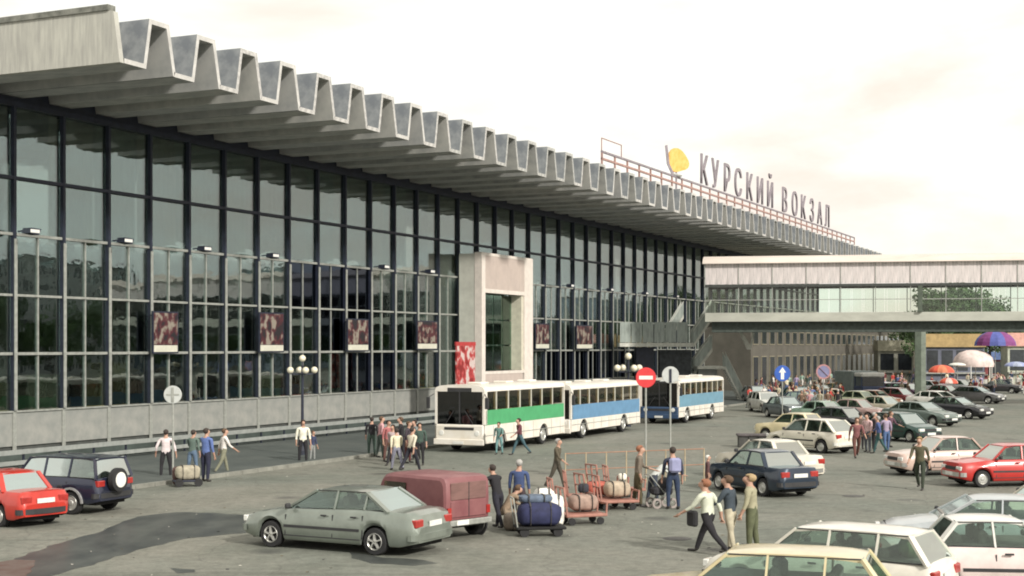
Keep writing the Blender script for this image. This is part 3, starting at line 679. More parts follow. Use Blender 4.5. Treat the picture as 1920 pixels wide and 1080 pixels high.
def by_wheels(kind, f, r_, side):
    """centre + heading from the near side front and rear tyre contact pixels; side +1 = left side is near"""
    Fp, Rp = gnd(*f), gnd(*r_); d = TYPES[kind]; fw = (Fp - Rp).normalized(); left = Vector((-fw.y, fw.x, 0))
    mid = (Fp + Rp) / 2 - fw * .08 - left * side * (d['W'] / 2 - .12)
    return (mid.x, mid.y), math.degrees(math.atan2(fw.x, fw.y))
def from_ground(u, v): p = gnd(u, v); return (p.x, p.y)

silver = paint('silver_green', (.24, .27, .235), .45)
p_, h_ = by_wheels('sedan', (510, 1025), (711, 1041), 1)
car('sedan_car', 'silver-green sedan with alloy wheels in the foreground beside the maroon van', 'car', 'sedan', silver, p_, h_, 'alloy', bump=silver, sc=1.02)
red = paint('red', (.50, .035, .022), .1)
car('red_car', 'bright red saloon cut by the left edge of the picture, seen from behind', 'car', 'boxy', red, (gnd(33, 984).x - .72, gnd(33, 984).y + .80), -52, bump=M_trim)
navy = paint('navy', (.022, .026, .05), .3)
p0 = gnd(158, 966)
suv = car('off_road_car', 'dark navy off-road estate with silver wheel arches behind the red saloon', 'car', 'suv', navy, (p0.x - 1.15, p0.y + 1.35), -66, 'cap', bump=M_trim, sc=.98)
for s in (1, -1):
    for xw in (1.37, -1.21):
        a = MB(); pts = []
        for i in range(11):
            an = math.pi * (i / 10); pts.append((xw + .42 * math.cos(an), .335 + .42 * math.sin(an)))
        for i in range(10): a.bar((pts[i][0], s * .885, pts[i][1]), (pts[i + 1][0], s * .885, pts[i + 1][1]), .05, .06)
        a.build('wheel_arch', mat('arch_silver', (.30, .30, .30), .5), suv)
sw = MB().lathe([(.001, .12), (.2, .12), (.34, .08), (.34, -.08), (.2, -.1), (.001, -.1)], c=(-2.27, .1, .98), axis='X', n=20).build('spare_wheel', M_black, suv, 40)
MB().lathe([(.001, -.125), (.22, -.115), (.22, -.10)], c=(-2.27, .1, .98), axis='X', n=20).build('rim', M_white, sw)
# maroon van
p0 = gnd(858, 1014); mb = thing('van', 'faded maroon closed van standing behind the silver-green sedan', 'van', (p0.x - .66, p0.y + 1.2, 0), math.pi / 2 - R(-46))
M_mar = mat('maroon_panel', (.17, .055, .062), .5, .25, 1.2, col2=(.24, .10, .10), coat=.2); M_mar2 = mat('maroon_rear_panel', (.16, .085, .075), .7, .2, 2, stretch=(1, 1, 4))
pf = [(-1.25, .50), (-1.27, 1.0), (-1.25, 1.42), (-1.19, 1.52), (-1.05, 1.56), (.75, 1.56), (.95, 1.52), (1.08, 1.40), (1.32, .98), (1.9, .90), (2.02, .80), (2.05, .45)]
vb = MB(); n_ = len(pf); ys = [(-.76, .10), (-.72, .03), (-.6, 0), (.6, 0), (.72, .03), (.76, .10)]
for y, ins in ys:
    for x, z in pf: vb.v.append((x - ins * (1 if x > 1.2 else (-1 if x < -1.1 else 0)) * .8, y, z - (ins if z > .7 else 0)))
for j in range(5):
    for i in range(n_ - 1): vb.f.append([j * n_ + i, j * n_ + i + 1, (j + 1) * n_ + i + 1, (j + 1) * n_ + i]); vb.m.append(0)
vb.f += [list(range(n_)), list(range(6 * n_ - 1, 5 * n_ - 1, -1))]; vb.m += [0, 0]
vb.build('body', M_mar, mb, 35)
MB().bbox((-1.285, -.60, .98), (-1.262, .60, 1.40), .01).build('rear_window_panel', M_mar2, mb)
MB().bbox((-1.285, -.60, .56), (-1.262, .60, .95), .01).build('tailgate', M_mar, mb)
MB().box((-1.29, -.012, .56), (-1.286, .012, 1.40)).build('door_seam', M_trim, mb)
for y in (-.785, .765): 
    MB().box((.15, y, 1.0), (.95, y + .02, 1.34)).build('side_window', M_busglass, mb)
    MB().box((-1.1, y + .004, .72), (1.7, y + .016, .76)).build('side_moulding', M_trim, mb)
MB().add([(1.14, -.6, 1.36), (1.14, .6, 1.36), (1.345, .62, 1.02), (1.345, -.62, 1.02)], [(0, 1, 2, 3)]).build('windscreen', M_buswind0, mb)
MB().bbox((-1.38, -.72, .36), (-1.28, .72, .50), .02).build('bumper', M_alu, mb); MB().bbox((2.03, -.70, .36), (2.12, .70, .50), .02).build('bumper', M_alu, mb)
MB().box((-1.395, .1, .38), (-1.383, .5, .50)).build('number_plate', M_plate, mb)
MB().box((-1.2, -.6, .30), (1.95, .6, .52)).build('underbody', M_under, mb)
ty, rm = wheel_meshes(.30, .19, 'cap')
for s_ in (1, -1):
    for x in (-.75, 1.5): o = link('wheel', ty, mb, (x, s_ * .69, .30)); o.rotation_euler.z = 0 if s_ > 0 else math.pi; link('rim', rm, o)
    MB().box((-1.30, s_ * .66 - .06, .60), (-1.266, s_ * .66 + .06, .80)).build('tail_light', M_redplas, mb); MB().box((2.03, s_ * .5 - .12, .62), (2.06, s_ * .5 + .12, .76)).build('headlight', M_clens, mb)
    MB().lathe([(.40, -.02), (.40, .02), (.33, .02), (.33, -.02), (.40, -.02)], c=(-.75, s_ * .775, .34), axis='Y', n=20).build('wheel_arch', M_trim, mb)

dk = paint('dark_blue', (.018, .032, .055), .3); cream = paint('cream', (.60, .56, .47), 0); whitep = paint('white', (.66, .65, .60), 0)
p_, h_ = by_wheels('boxy', (1345, 917), (1441, 932), 1)
car('dark_blue_car', 'dark blue saloon parked in front of the cream saloon', 'car', 'boxy', dk, p_, h_, bump=M_trim)
car('cream_car', 'cream saloon parked just behind the dark blue saloon', 'car', 'boxy', cream, (p_[0] + 1.05, p_[1] + 4.6), h_ - 6, bump=M_chrome, sc=1.02)
car('pale_hatchback', 'pale cream rounded hatchback beyond the cream saloon', 'car', 'hatch', paint('cream2', (.66, .62, .52), 0), from_ground(1522, 846), -38, bump=whitep, sc=1.05)
car('yellow_car', 'small pale yellow car nosing out behind the pale cream hatchback', 'car', 'boxy', paint('yellow', (.62, .54, .34), 0), from_ground(1492, 826), -46, bump=M_chrome, detail=False)
car('dark_green_car', 'dark green hatchback facing the camera beside the group of walkers', 'car', 'hatch', paint('green', (.02, .06, .05), .3), from_ground(1692, 826), 152, detail=True)
car('grey_green_car', 'grey-green saloon facing right behind the dark green hatchback', 'car', 'sedan', paint('grey_green', (.15, .19, .17), .4), from_ground(1726, 797), 143, detail=False)
car('black_car', 'black saloon with glossy bonnet right of the bridge column', 'car', 'sedan', paint('black', (.016, .016, .02), .2), from_ground(1790, 784), 138, detail=False)
car('grey_car', 'mid grey saloon second from the bridge column in the far row', 'car', 'sedan', paint('grey', (.15, .15, .15), .4), from_ground(1828, 756), 132, detail=False)
car('dark_grey_car', 'dark grey saloon rightmost in the far parked row', 'car', 'boxy', paint('dkgrey', (.05, .05, .055), .3), from_ground(1878, 737), 128, detail=False)
car('beige_car', 'beige saloon left of the grey-green saloon', 'car', 'boxy', paint('beige', (.42, .38, .29), .1), from_ground(1655, 782), 140, detail=False)
car('pinkish_car', 'dusty pink saloon directly behind the maroon-shirted walker', 'car', 'boxy', paint('pinkish', (.36, .24, .22), .1), from_ground(1605, 790), 134, detail=False)
car('olive_car', 'pale olive saloon in the middle of the far parked rows', 'car', 'boxy', paint('olive', (.34, .36, .24), .1), from_ground(1612, 768), 136, detail=False)
car('maroon_car', 'maroon hatchback just left of the bridge column', 'car', 'hatch', paint('maroon', (.15, .02, .025), .2), from_ground(1684, 760), 140, detail=False)
car('green_roof_car', 'pale green saloon behind the pale cream hatchback', 'car', 'boxy', paint('mint', (.26, .36, .28), .1), from_ground(1545, 795), 140, detail=False)
car('white_estate', 'white estate car facing the camera past the rear of the last bus', 'car', 'wagon', whitep, from_ground(1436, 772), 172, detail=False, bump=M_trim)
car('slate_car', 'slate grey saloon right of the white estate past the buses', 'car', 'boxy', paint('slate', (.10, .12, .13), .3), from_ground(1472, 783), 165, detail=False)
car('silver_car', 'silver saloon beneath the footbridge left of its column', 'car', 'sedan', paint('silver', (.42, .42, .40), .4), from_ground(1662, 745), 140, detail=False)
car('pale_blue_far_car', 'far pale car beneath the kiosk umbrellas', 'car', 'boxy', paint('pale', (.40, .42, .42), .1), from_ground(1745, 740), 140, detail=False)
for lb_, kd_, cl_, uu, vv, hh_ in (('rust brown saloon between the blue truck and the olive saloon', 'boxy', ('rustb', (.20, .09, .05)), 1640, 766, 138), ('white saloon at the far side of the black saloon', 'sedan', ('white', (.66, .65, .60)), 1758, 768, 140),
        ('dusty blue hatchback between the white estate and the blue truck', 'hatch', ('dblue', (.12, .16, .24)), 1512, 770, 150), ('tan saloon beyond the pale green saloon', 'boxy', ('tan', (.38, .30, .20)), 1560, 762, 140),
        ('black hatchback seen between the walkers and the olive saloon', 'hatch', ('black', (.016, .016, .02)), 1580, 812, 142),
        ('mustard saloon tucked beside the pale olive saloon', 'boxy', ('must', (.36, .27, .10)), 1572, 747, 139), ('dark teal saloon behind the slate grey saloon', 'boxy', ('teal', (.04, .10, .11)), 1498, 757, 152), ('ivory hatchback left of the blue truck', 'hatch', ('cream', (.60, .56, .47)), 1535, 752, 148),
        ('plum estate behind the maroon hatchback', 'wagon', ('plum', (.12, .05, .10)), 1700, 748, 140), ('pale grey hatchback behind the white estate past the buses', 'hatch', ('lgrey', (.30, .31, .31)), 1420, 755, 170),
        ('light grey saloon farthest along the open lane', 'boxy', ('lgrey', (.30, .31, .31)), 1800, 738, 136), ('dark red saloon beneath the orange umbrellas', 'boxy', ('dred', (.22, .03, .03)), 1772, 752, 138)):
    car('parked_car', lb_, 'car', kd_, paint(*cl_), from_ground(uu, vv), hh_, detail=False)
# red saloon at the right with a white car beyond
Fp = gnd(1840, 914); fw = Vector((math.sin(R(-100)), math.cos(R(-100)), 0)); lf_ = Vector((-fw.y, fw.x, 0))
c_ = Fp - fw * 1.29 - lf_ * .69
car('red_saloon', 'boxy red saloon facing left at the right edge of the picture', 'car', 'boxy', paint('red2', (.46, .03, .025), .1), (c_.x, c_.y), -100, bump=M_chrome, top=None)
car('pale_pink_car', 'pale pinkish saloon half hidden behind the boxy red saloon', 'car', 'boxy', paint('palepink', (.56, .42, .36), 0), (c_.x - .9, c_.y + 4.2), -103, bump=M_chrome)
# foreground right
def roof_pt(u, v, z): Y = F * (HC - z) / (v - VH); return ((u - UC) / F * Y, Y)
a_ = roof_pt(1490, 1026, 1.44); car('yellow_estate', 'pale yellow-cream estate with roof gutters cut by the bottom edge of the picture', 'car', 'wagon', paint('straw', (.58, .50, .30), 0), (a_[0] - .62, a_[1] + .05), -72, bump=M_chrome)
a_ = roof_pt(1625, 982, 1.46); wa = car('white_estate', 'white estate seen from behind with a green bundle in its rear window', 'car', 'wagon', paint('white3', (.66, .63, .55), 0), (a_[0] - .66, a_[1] + .2), -56, bump=M_trim, sc=1.0)
MB().ball((-1.62, 0, 1.16), .3, 14, sc=(.8, 1.9, .85)).build('green_bundle', mat('green_cloth', (.10, .14, .06), .9, .3, 3), wa, True)
a_ = roof_pt(1822, 976, 1.43); car('pale_pink_saloon', 'pinkish white saloon at the bottom right corner facing right', 'car', 'boxy', paint('rosewhite', (.64, .53, .50), 0), (a_[0] + .62, a_[1] + .45), 96, bump=M_chrome, top=whitep, sc=1.04)
a_ = roof_pt(1890, 930, 1.42); car('pale_blue_saloon', 'pale blue-grey saloon behind the pinkish white saloon at the right edge', 'car', 'sedan', paint('paleblue', (.42, .45, .46), .3), (a_[0] - .38, a_[1] + .3), -80)
a_ = roof_pt(1925, 898, 1.42); car('cream_saloon_edge', 'cream saloon just entering at the right edge above the pale blue-grey one', 'car', 'boxy', cream, (a_[0] + .9, a_[1] + .5), -84)

# ------------------------------------------------------------------ buses
def bus(label, s0, L, t0, H, band, frontcol, name='bus', zz=(1.02, 1.75)):
    W = 2.46; b = thing(name, label, 'bus', fac(s0, t0, 0), PHI, 'buses queued in front of the hall')
    # local: x 0..L from the front backwards, y 0 = near side, +y building side
    wm = M_buswhite; zs = .38; z1, z2 = zz; z3 = H - .30
    wb1, wb2 = (1.75, L - 2.6); ra = .55
    # skirt panels with wheel arches
    for yy, s in ((0, -1), (W, 1)):
        sk = MB(); n = 90; vs = []
        for i in range(n + 1):
            x = L * i / n; zb = zs
            for xw in (wb1, wb2):
                dd = abs(x - xw)
                if dd < ra: zb = max(zb, .42 + math.sqrt(ra * ra - dd * dd))
            y = yy + (.0 if s < 0 else 0)
            vs += [(x, y - s * .08, zb), (x, y, zb + .03), (x, y, z1 - .003), (x, y - s * .10, z1 - .003)]
        fs = []
        for i in range(n):
            for j in range(3): a = 4 * i + j; fs.append((a, a + 4, a + 5, a + 1))
        sk.add(vs, fs); sk.build('skirt', wm, b)
        MB().box((0.12, min(yy, yy - s * .08), z1), (L - .1, max(yy, yy - s * .08), z2)).build('colour_band', band, b)
        nwin = int(L / 1.35); st_ = (L - 1.5) / nwin
        for i in range(nwin):
            x = 1.25 + i * st_
            MB().box((x + .05, min(yy - s * .02, yy - s * .04), z2 + .04), (x + st_ - .05, max(yy - s * .02, yy - s * .04), z3 - .03)).build('window', M_busglass, b)
            MB().box((x - .04, min(yy + s * 0, yy - s * .07), z2 + .002), (x + .04, max(yy, yy - s * .07), z3 - .002)).build('window_pillar', M_buspil, b)
        MB().box((.3, min(yy - s * .02, yy - s * .04), z2 - .15), (1.17, max(yy - s * .02, yy - s * .04), z3 - .03)).build('driver_window', M_busglass, b)
    # roof
    pr = [(0, z3), (.0, z3 + .06), (.06, z3 + .18), (.25, H - .04), (.7, H), (W - .7, H), (W - .25, H - .04), (W - .06, z3 + .18), (W, z3 + .06), (W, z3)]
    MB().prism(pr, -.02, L, axis='X').build('roof', wm, b, 30)
    for i in range(3): MB().bbox((1.5 + i * 2.7, W / 2 - .35, H), (2.3 + i * 2.7, W / 2 + .35, H + .09), .03).build('roof_hatch', wm, b)
    # front
    MB().bbox((-.06, .03, zs), (.3, W - .03, z1 + .02), .06).build('front_panel', frontcol, b)
    MB().box((.02, .12, z1 + .023), (.05, W - .12, z3 - .002)).build('windscreen', M_buswind, b)
    for y in (.0, W - .10): MB().box((-.01, y, z1 + .022), (.28, y + .10, z3 - .001)).build('corner_post', wm, b)
    MB().box((-.02, W / 2 - .03, z1 + .024), (.01, W / 2 + .03, z3 - .004)).build('windscreen_divider', M_trim, b)
    for y in (.45, W - .45):
        wp = MB(); wp.bar((-.03, y + (.1 if y < 1 else -.1), z1 + .05), (-.035, W / 2 + (-.28 if y < 1 else .28), z1 + .62), .03); wp.build('wiper', M_trim, b)
    MB().bbox((-.14, -.02, zs - .05), (-.063, W + .02, zs + .22), .03).build('bumper', frontcol, b)
    for y in (.35, W - .35): MB().lathe([(.001, -.085), (.11, -.08), (.13, -.05)], c=(0, y, .86), axis='X', n=14).build('headlight', M_clens, b)
    MB().box((-.16, W / 2 - .26, zs), (-.143, W / 2 + .26, zs + .12)).build('number_plate', M_plate, b)
    MB().box((-.075, .5, z1 - .22), (-.063, W - .5, z1 - .10)).build('grille', M_trim, b)
    for y, sy in ((-.02, -1), (W + .02, 1)):
        m_ = MB(); m_.bar((-.02, y, z3 - .1), (-.22, y + sy * .18, z3 - .25), .03); m_.bbox((-.27, y + sy * .2 - .09, z3 - .75), (-.2, y + sy * .2 + .09, z3 - .25), .02); m_.build('mirror', M_trim, b)
    MB().box((L - .08, .005, zs), (L, W - .005, z3 - .002)).build('rear_panel', wm, b)
    for k_ in range(int(L / 1.1)): 
        if all(abs(.9 + k_ * 1.1 - xw) > ra + .05 for xw in (wb1, wb2)): MB().box((.9 + k_ * 1.1, -.004, zs + .06), (.915 + k_ * 1.1, .004, z1 - .05)).build('panel_seam', M_trim, b)
    MB().box((.1, -.012, zs + .36), (L - .05, .003, zs + .39)).build('trim_strip', M_alu, b)
    MB().box((-.025, W / 2 - .6, z3 + .0), (.0, W / 2 + .6, z3 + .17)).build('route_board', M_trim, b)
    ub = MB().box((.31, .35, .3), (L - .2, W - .35, 1.1)); ub.build('underbody', M_under, b)
    MB().box((.4, .1, 1.0), (L - .1, W - .1, 1.12)).build('floor', M_seat, b)
    for i in range(int(L / .95) - 1):
        for y in (.2, W - 1.1): MB().bbox((1.4 + i * .9, y, 1.15), (1.55 + i * .9, y + .85, 2.0), .04).build('seat', M_busseat, b)
    ty, rm = wheel_meshes(.46, .28, 'cap')
    for x in (wb1, wb2):
        for y, s in ((.19, -1), (W - .19, 1)): o = link('wheel', ty, b, (x, y, .46)); o.rotation_euler.z = math.pi if s < 0 else 0; link('rim', rm, o)
    return b
M_buswhite = mat('bus_white', (.76, .73, .67), .45, .12, 1.5, coat=.2, col2=(.68, .63, .54)); M_buspil = mat('bus_pillar', (.50, .49, .42), .5, .1)
M_busglass = glass('bus_glass', (.66, .62, .50), .09, .04, (.9, .85, .75)); M_buswind = glass('bus_windscreen', (.20, .20, .24), .03, .03); M_busseat = mat('bus_seat', (.34, .22, .15), .9, .4, 3)
bus('white bus with a green side band, first in the bus queue', 57.2, 9.2, 27.6, 3.0, mat('bus_green', (.07, .33, .14), .45, .1, 2), M_buswhite, zz=(1.22, 1.88))
bus('white bus with a blue side band, directly behind the green-banded bus', 67.0, 10.3, 27.5, 2.82, mat('bus_blue', (.12, .25, .40), .45, .1, 2), M_buswhite)
bus('blue-fronted bus with pale skirt, last in the bus queue', 83.4, 9.6, 27.2, 2.78, mat('bus_blue2', (.15, .29, .38), .45, .1, 2), mat('bus_dark_blue', (.03, .06, .12), .45, .1, 2))
# ------------------------------------------------------------------ blue truck
tp = from_ground(1612, 752)
tk = thing('box_truck', 'blue truck with pale cab roof standing beneath the footbridge', 'truck', (tp[0], tp[1], 0), math.pi / 2 - R(170))
M_tb = mat('truck_blue', (.04, .06, .13), .5, .2, 2)
MB().bbox((1.2, -1.1, .5), (3.0, 1.1, 1.35), .08).build('cab', M_tb, tk); MB().bbox((1.2, -1.05, 2.15), (2.8, 1.05, 2.5), .08).build('cab_roof', M_white, tk)
MB().box((2.72, -.95, 1.36), (2.76, .95, 2.14)).build('windscreen', M_buswind, tk)
for y in (-1.03, .97): 
    MB().box((1.25, y, 1.353), (1.35, y + .06, 2.147)).build('pillar', M_tb, tk); MB().box((2.64, y, 1.353), (2.72, y + .06, 2.147)).build('pillar', M_tb, tk)
MB().bbox((-2.8, -1.15, .8), (1.1, 1.15, 2.6), .05).build('cargo_box', mat('truck_box', (.26, .30, .29), .7, .15), tk)
for y in (-.75, .75): MB().lathe([(.001, 3.03), (.12, 3.02), (.13, 2.99)], c=(0, y, .85), axis='X', n=12).build('headlight', M_clens, tk)
for x in (2.1, -1.7):
    for s in (1, -1): o = link('wheel', wheel_meshes(.46, .28, 'cap')[0], tk, (x, s * .92, .46)); o.rotation_euler.z = 0 if s > 0 else math.pi; link('rim', wheel_meshes(.46, .28, 'cap')[1], o)
# ------------------------------------------------------------------ road signs
def sign(name, label, u, v_base, v_c, rad_px, face, back=False, bar_=None, Y=None):
    p = gnd(u, v_base); zc = HC - (v_c - 650) * p.y / F; r = rad_px * p.y / F
    t = thing(name, label, 'road sign', (p.x, p.y, 0), 0)
    MB().tube((0, .03, 0), (0, .03, zc + r * .7), .035, n=10).build('pole', M_alu, t)
    MB().lathe([(.001, -.02), (r * .97, -.02), (r, -.01), (r, .0), (.001, .004)], c=(0, 0, zc), axis='Y', n=28).build('disc', face, t)
    return t, r, zc
M_sgrey = mat('sign_back_grey', (.50, .52, .50), .5, .1, 3, metal=.2)
t, r, zc = sign('road_sign', 'round road sign seen from its pale back beside the four men on the pavement', 324, 905, 740, 17, M_sgrey)
MB().box((-.04, -.05, zc - r * .8), (.04, -.023, zc + r * .8)).build('bracket', M_alu, t); MB().box((-r * .7, -.04, zc - .02), (r * .7, -.024, zc + .03)).build('clamp', M_alu, t)
t, r, zc = sign('no_entry_sign', 'red no entry sign with a white bar on a tall pole', 1211, 905, 708, 19, mat('sign_red', (.62, .04, .045), .45, .1))
MB().box((-r * .68, -.03, zc - r * .18), (r * .68, -.022, zc + r * .18)).build('white_bar', M_white, t)
t, r, zc = sign('road_sign', 'pale back of a round sign just right of the red no entry sign', 1257, 900, 703, 16, M_sgrey)
MB().box((-.04, -.05, zc - r * .9), (.04, -.023, zc + r * .7)).build('bracket', M_steel, t)
MB().add([(-r * 1.3, -.01, zc - r * .75), (r * 1.3, -.01, zc - r * .75), (0, -.01, zc + r * .2), (-r * 1.3, .006, zc - r * .75), (r * 1.3, .006, zc - r * .75), (0, .006, zc + r * .2)], [(0, 1, 2), (5, 4, 3), (0, 3, 4, 1), (1, 4, 5, 2), (2, 5, 3, 0)]).build('lower_plate', M_sgrey, t)
t, r, zc = sign('direction_sign', 'blue round sign with a white arrow pointing up, behind the parked cars', 1467, 786, 700, 15, mat('sign_blue', (.03, .10, .42), .45, .1))
MB().prism([(-.1 * r / .5, -r * .75), (.1 * r / .5, -r * .75), (.1 * r / .5, r * .1), (r * .45, r * .1), (0, r * .78), (-r * .45, r * .1), (-.1 * r / .5, r * .1)], -.03, -.022).build('arrow', M_white, t).location = (0, 0, zc)
t, r, zc = sign('no_stopping_sign', 'round grey-blue sign with a red ring and slash beyond the crowd', 1544, 780, 697, 14, mat('sign_slate', (.18, .18, .30), .45, .1))
MB().lathe([(r * .8, -.024), (r * .8, -.03), (r, -.03), (r, -.02)], c=(0, 0, zc), axis='Y', n=28).build('ring', mat('sign_ring', (.40, .20, .20), .5), t)
MB().bar((-r * .6, -.03, zc + r * .6), (r * .6, -.03, zc - r * .6), .1, .01).build('slash', mat('sign_ring', (0, 0, 0)), t)
# lamp posts with globes
def lamp(label, u, vb, vtop, rad_px):
    p = gnd(u, vb); t = thing('lamp_post', label, 'lamp post', (p.x, p.y, 0), .4); k = p.y / F; zt = HC - (vtop - 650) * k
    MB().tube((0, 0, 0), (0, 0, zt - .3), .07, .05).build('pole', M_steel, t); MB().lathe([(.16, 0), (.14, .3), (.08, .5)], n=12).build('base', M_steel, t)
    mg_ = mat('lamp_globe', (.68, .64, .50), .25, .1, 3, coat=.3)
    for i in range(5):
        a = i * 2 * math.pi / 4; rr = 23 * k if i < 4 else 0; z = zt if i == 4 else zt - 22 * k
        c = (math.cos(a) * rr, math.sin(a) * rr, z)
        ar = MB(); ar.bar((0, 0, zt - 30 * k), (c[0], c[1], z - rad_px * k), .05); ar.build('arm', M_steel, t)
        MB().ball(c, rad_px * k, 14).build('globe', mg_, t, 'all')
lamp('dark lamp post with five pale globes beneath the second poster', 567, 858, 672, 6.5)
lamp('globe lamp post left of the red no entry sign', 1178, 800, 668, 6.5)
# ------------------------------------------------------------------ people
SKIN = mat('skin', (.42, .25, .18), .6, .1, 8); SHOE = mat('shoe_dark', (.03, .027, .025), .5, .2)
def cloth(c): 
    k = 'cloth_%02d_%02d_%02d' % tuple(int(x * 99) for x in c); return mat(k, c, .9, .16, 9, bump=.1)
def person_mesh(p):
    """p: lean, la/ra (shoulder pitch), le/re (elbow), ll/rl (hip pitch), lk/rk (knee), out; returns a mesh with 4 material regions"""
    V = []; E = []; Rd = []; G = []
    def vtx(co, r, g, par=None):
        V.append(Vector(co)); Rd.append(r if isinstance(r, tuple) else (r, r)); G.append(g)
        if par is not None: E.append((par, len(V) - 1))
        return len(V) - 1
    def rot(v, a): return Vector((v.x, v.y * math.cos(a) + v.z * math.sin(a), -v.y * math.sin(a) + v.z * math.cos(a)))   # pitch forward
    ln = R(p.get('lean', 3)); hz = p.get('hipz', .93)
    pel = vtx((0, 0, hz), (.155, .105), 2)
    T_ = lambda v, base=Vector((0, 0, hz)): base + rot(Vector(v), ln)
    wai = vtx(T_((0, 0, .14)), (.14, .10), 1, pel); che = vtx(T_((0, 0, .32)), (.165, .115), 1, wai); shc = vtx(T_((0, 0, .47)), (.13, .09), 1, che)
    nk = vtx(T_((0, .01, .56)), .055, 0, shc); h1 = vtx(T_((0, .02, .63)), (.068, .08), 0, nk); h2 = vtx(T_((0, .025, .71)), (.078, .095), 0, h1); h3 = vtx(T_((0, .02, .79)), (.055, .07), 0, h2)
    no_ = vtx(T_((0, .118, .68)), .014, 0, h2)
    for s, sh, el, ab in ((-1, p.get('la', 5), p.get('le', 12), p.get('lab', 8)), (1, p.get('ra', -5), p.get('re', 12), p.get('rab', 8))):
        so_ = vtx(T_((s * .185, 0, .455)), .058, 1, shc)
        def dirv(pitch, ab_): return Vector((s * math.sin(R(ab_)), math.sin(R(pitch)) * math.cos(R(ab_)), -math.cos(R(pitch)) * math.cos(R(ab_))))
        d1 = dirv(sh, ab); d2 = dirv(sh + el, ab * .4); ps = V[so_]
        m1 = vtx(ps + d1 * .15, .050, 1, so_); e_ = vtx(ps + d1 * .29, .042, p.get('sleeve', 1), m1); w1 = vtx(V[e_] + d2 * .13, .037, p.get('sleeve', 1), e_); w2 = vtx(V[e_] + d2 * .25, .026, 0, w1)
        pm = vtx(V[w2] + d2 * .06, (.036, .018), 0, w2)
        for k in range(4):
            sp_ = (k - 1.5) * .018; f1 = vtx(V[pm] + d2 * .055 + Vector((0, sp_, 0)) * 1.2, .0095, 0, pm); vtx(V[f1] + d2 * (.045 - .006 * abs(k - 1)) + Vector((-s * .016, sp_ * .2, 0)), .0085, 0, f1)
        tb = vtx(V[w2] + d2 * .035 + Vector((-s * .012, .035, 0)), .011, 0, w2); vtx(V[tb] + d2 * .035 + Vector((-s * .008, .012, 0)), .0095, 0, tb)
    for s, hp, kn, sw_ in ((-1, p.get('ll', 3), p.get('lk', 3), p.get('lsw', 3)), (1, p.get('rl', -3), p.get('rk', 3), p.get('rsw', 3))):
        hp_ = vtx((s * .09, 0, hz - .05), .092, 2, pel)
        def dl(pitch, sw2): return Vector((s * math.sin(R(sw2)), math.sin(R(pitch)), -math.cos(R(pitch)))).normalized()
        d1 = dl(hp, sw_); d2 = dl(hp - kn, sw_ * .3)
        t1 = vtx(V[hp_] + d1 * .2, .080, 2, hp_); k_ = vtx(V[hp_] + d1 * .40, .058, 2, t1); c1 = vtx(V[k_] + d2 * .14, .056, 2, k_); an = vtx(V[k_] + d2 * .38, .042, 2, c1)
        he = vtx(V[an] + d2 * .05 + Vector((0, -.01, 0)), .038, 3, an); vtx(V[he] + Vector((0, .09, -.008)), (.036, .030), 3, he); vtx(V[he] + Vector((0, .17, -.012)), (.032, .024), 3, len(V) - 1)
    me = bpy.data.meshes.new('person'); me.from_pydata([tuple(v) for v in V], E, []); o = bpy.data.objects.new('tmp', me); COL.objects.link(o)
    md = o.modifiers.new('s', 'SKIN'); md.use_smooth_shade = True; md.branch_smoothing = .3
    for i, r_ in enumerate(Rd): me.skin_vertices[0].data[i].radius = r_; me.skin_vertices[0].data[i].use_root = (i == 0)
    sb = o.modifiers.new('d', 'SUBSURF'); sb.levels = 1; sb.render_levels = 1
    bpy.context.view_layer.update()
    m2 = bpy.data.meshes.new_from_object(o.evaluated_get(bpy.context.evaluated_depsgraph_get())); bpy.data.objects.remove(o)
    m2.name = 'body'; m2.materials.clear()
    for _ in range(4): m2.materials.append(SKIN)
    zmin = min(v.co.z for v in m2.vertices)
    if not p.get('keepz'):
        for v in m2.vertices: v.co.z -= zmin
    dz = 0 if p.get('keepz') else -zmin
    segs = [(V[a], V[b], G[b]) for a, b in E]
    for f in m2.polygons:
        c = f.center - Vector((0, 0, dz)); best = 9; g = 1
        for a, b, gg in segs:
            ab_ = b - a; tt = max(0, min(1, (c - a).dot(ab_) / ab_.length_squared)); dd = (c - a - ab_ * tt).length
            if dd < best: best = dd; g = gg
        f.material_index = g
    hair = MB(); hc = T_((0, -.012, .725)); hair.ball((hc.x, hc.y, hc.z + dz), .100, 14, sc=(.86, 1.03, 1.0))
    kill = [v for v in range(len(hair.v))]
    hv = []
    for (x, y, z) in hair.v:                      # pull the front of the cap up off the face
        if z < hc.z + dz + .03 and y > hc.y + .02: y = hc.y; x = hc.x + (x - hc.x) * .5; z = hc.z + dz
        elif z < hc.z + dz - .02: x = hc.x + (x - hc.x) * .9
        hv.append((x, y, z))
    hair.v = hv; hm = hair.mesh('hair', [SKIN], True)
    return m2, hm
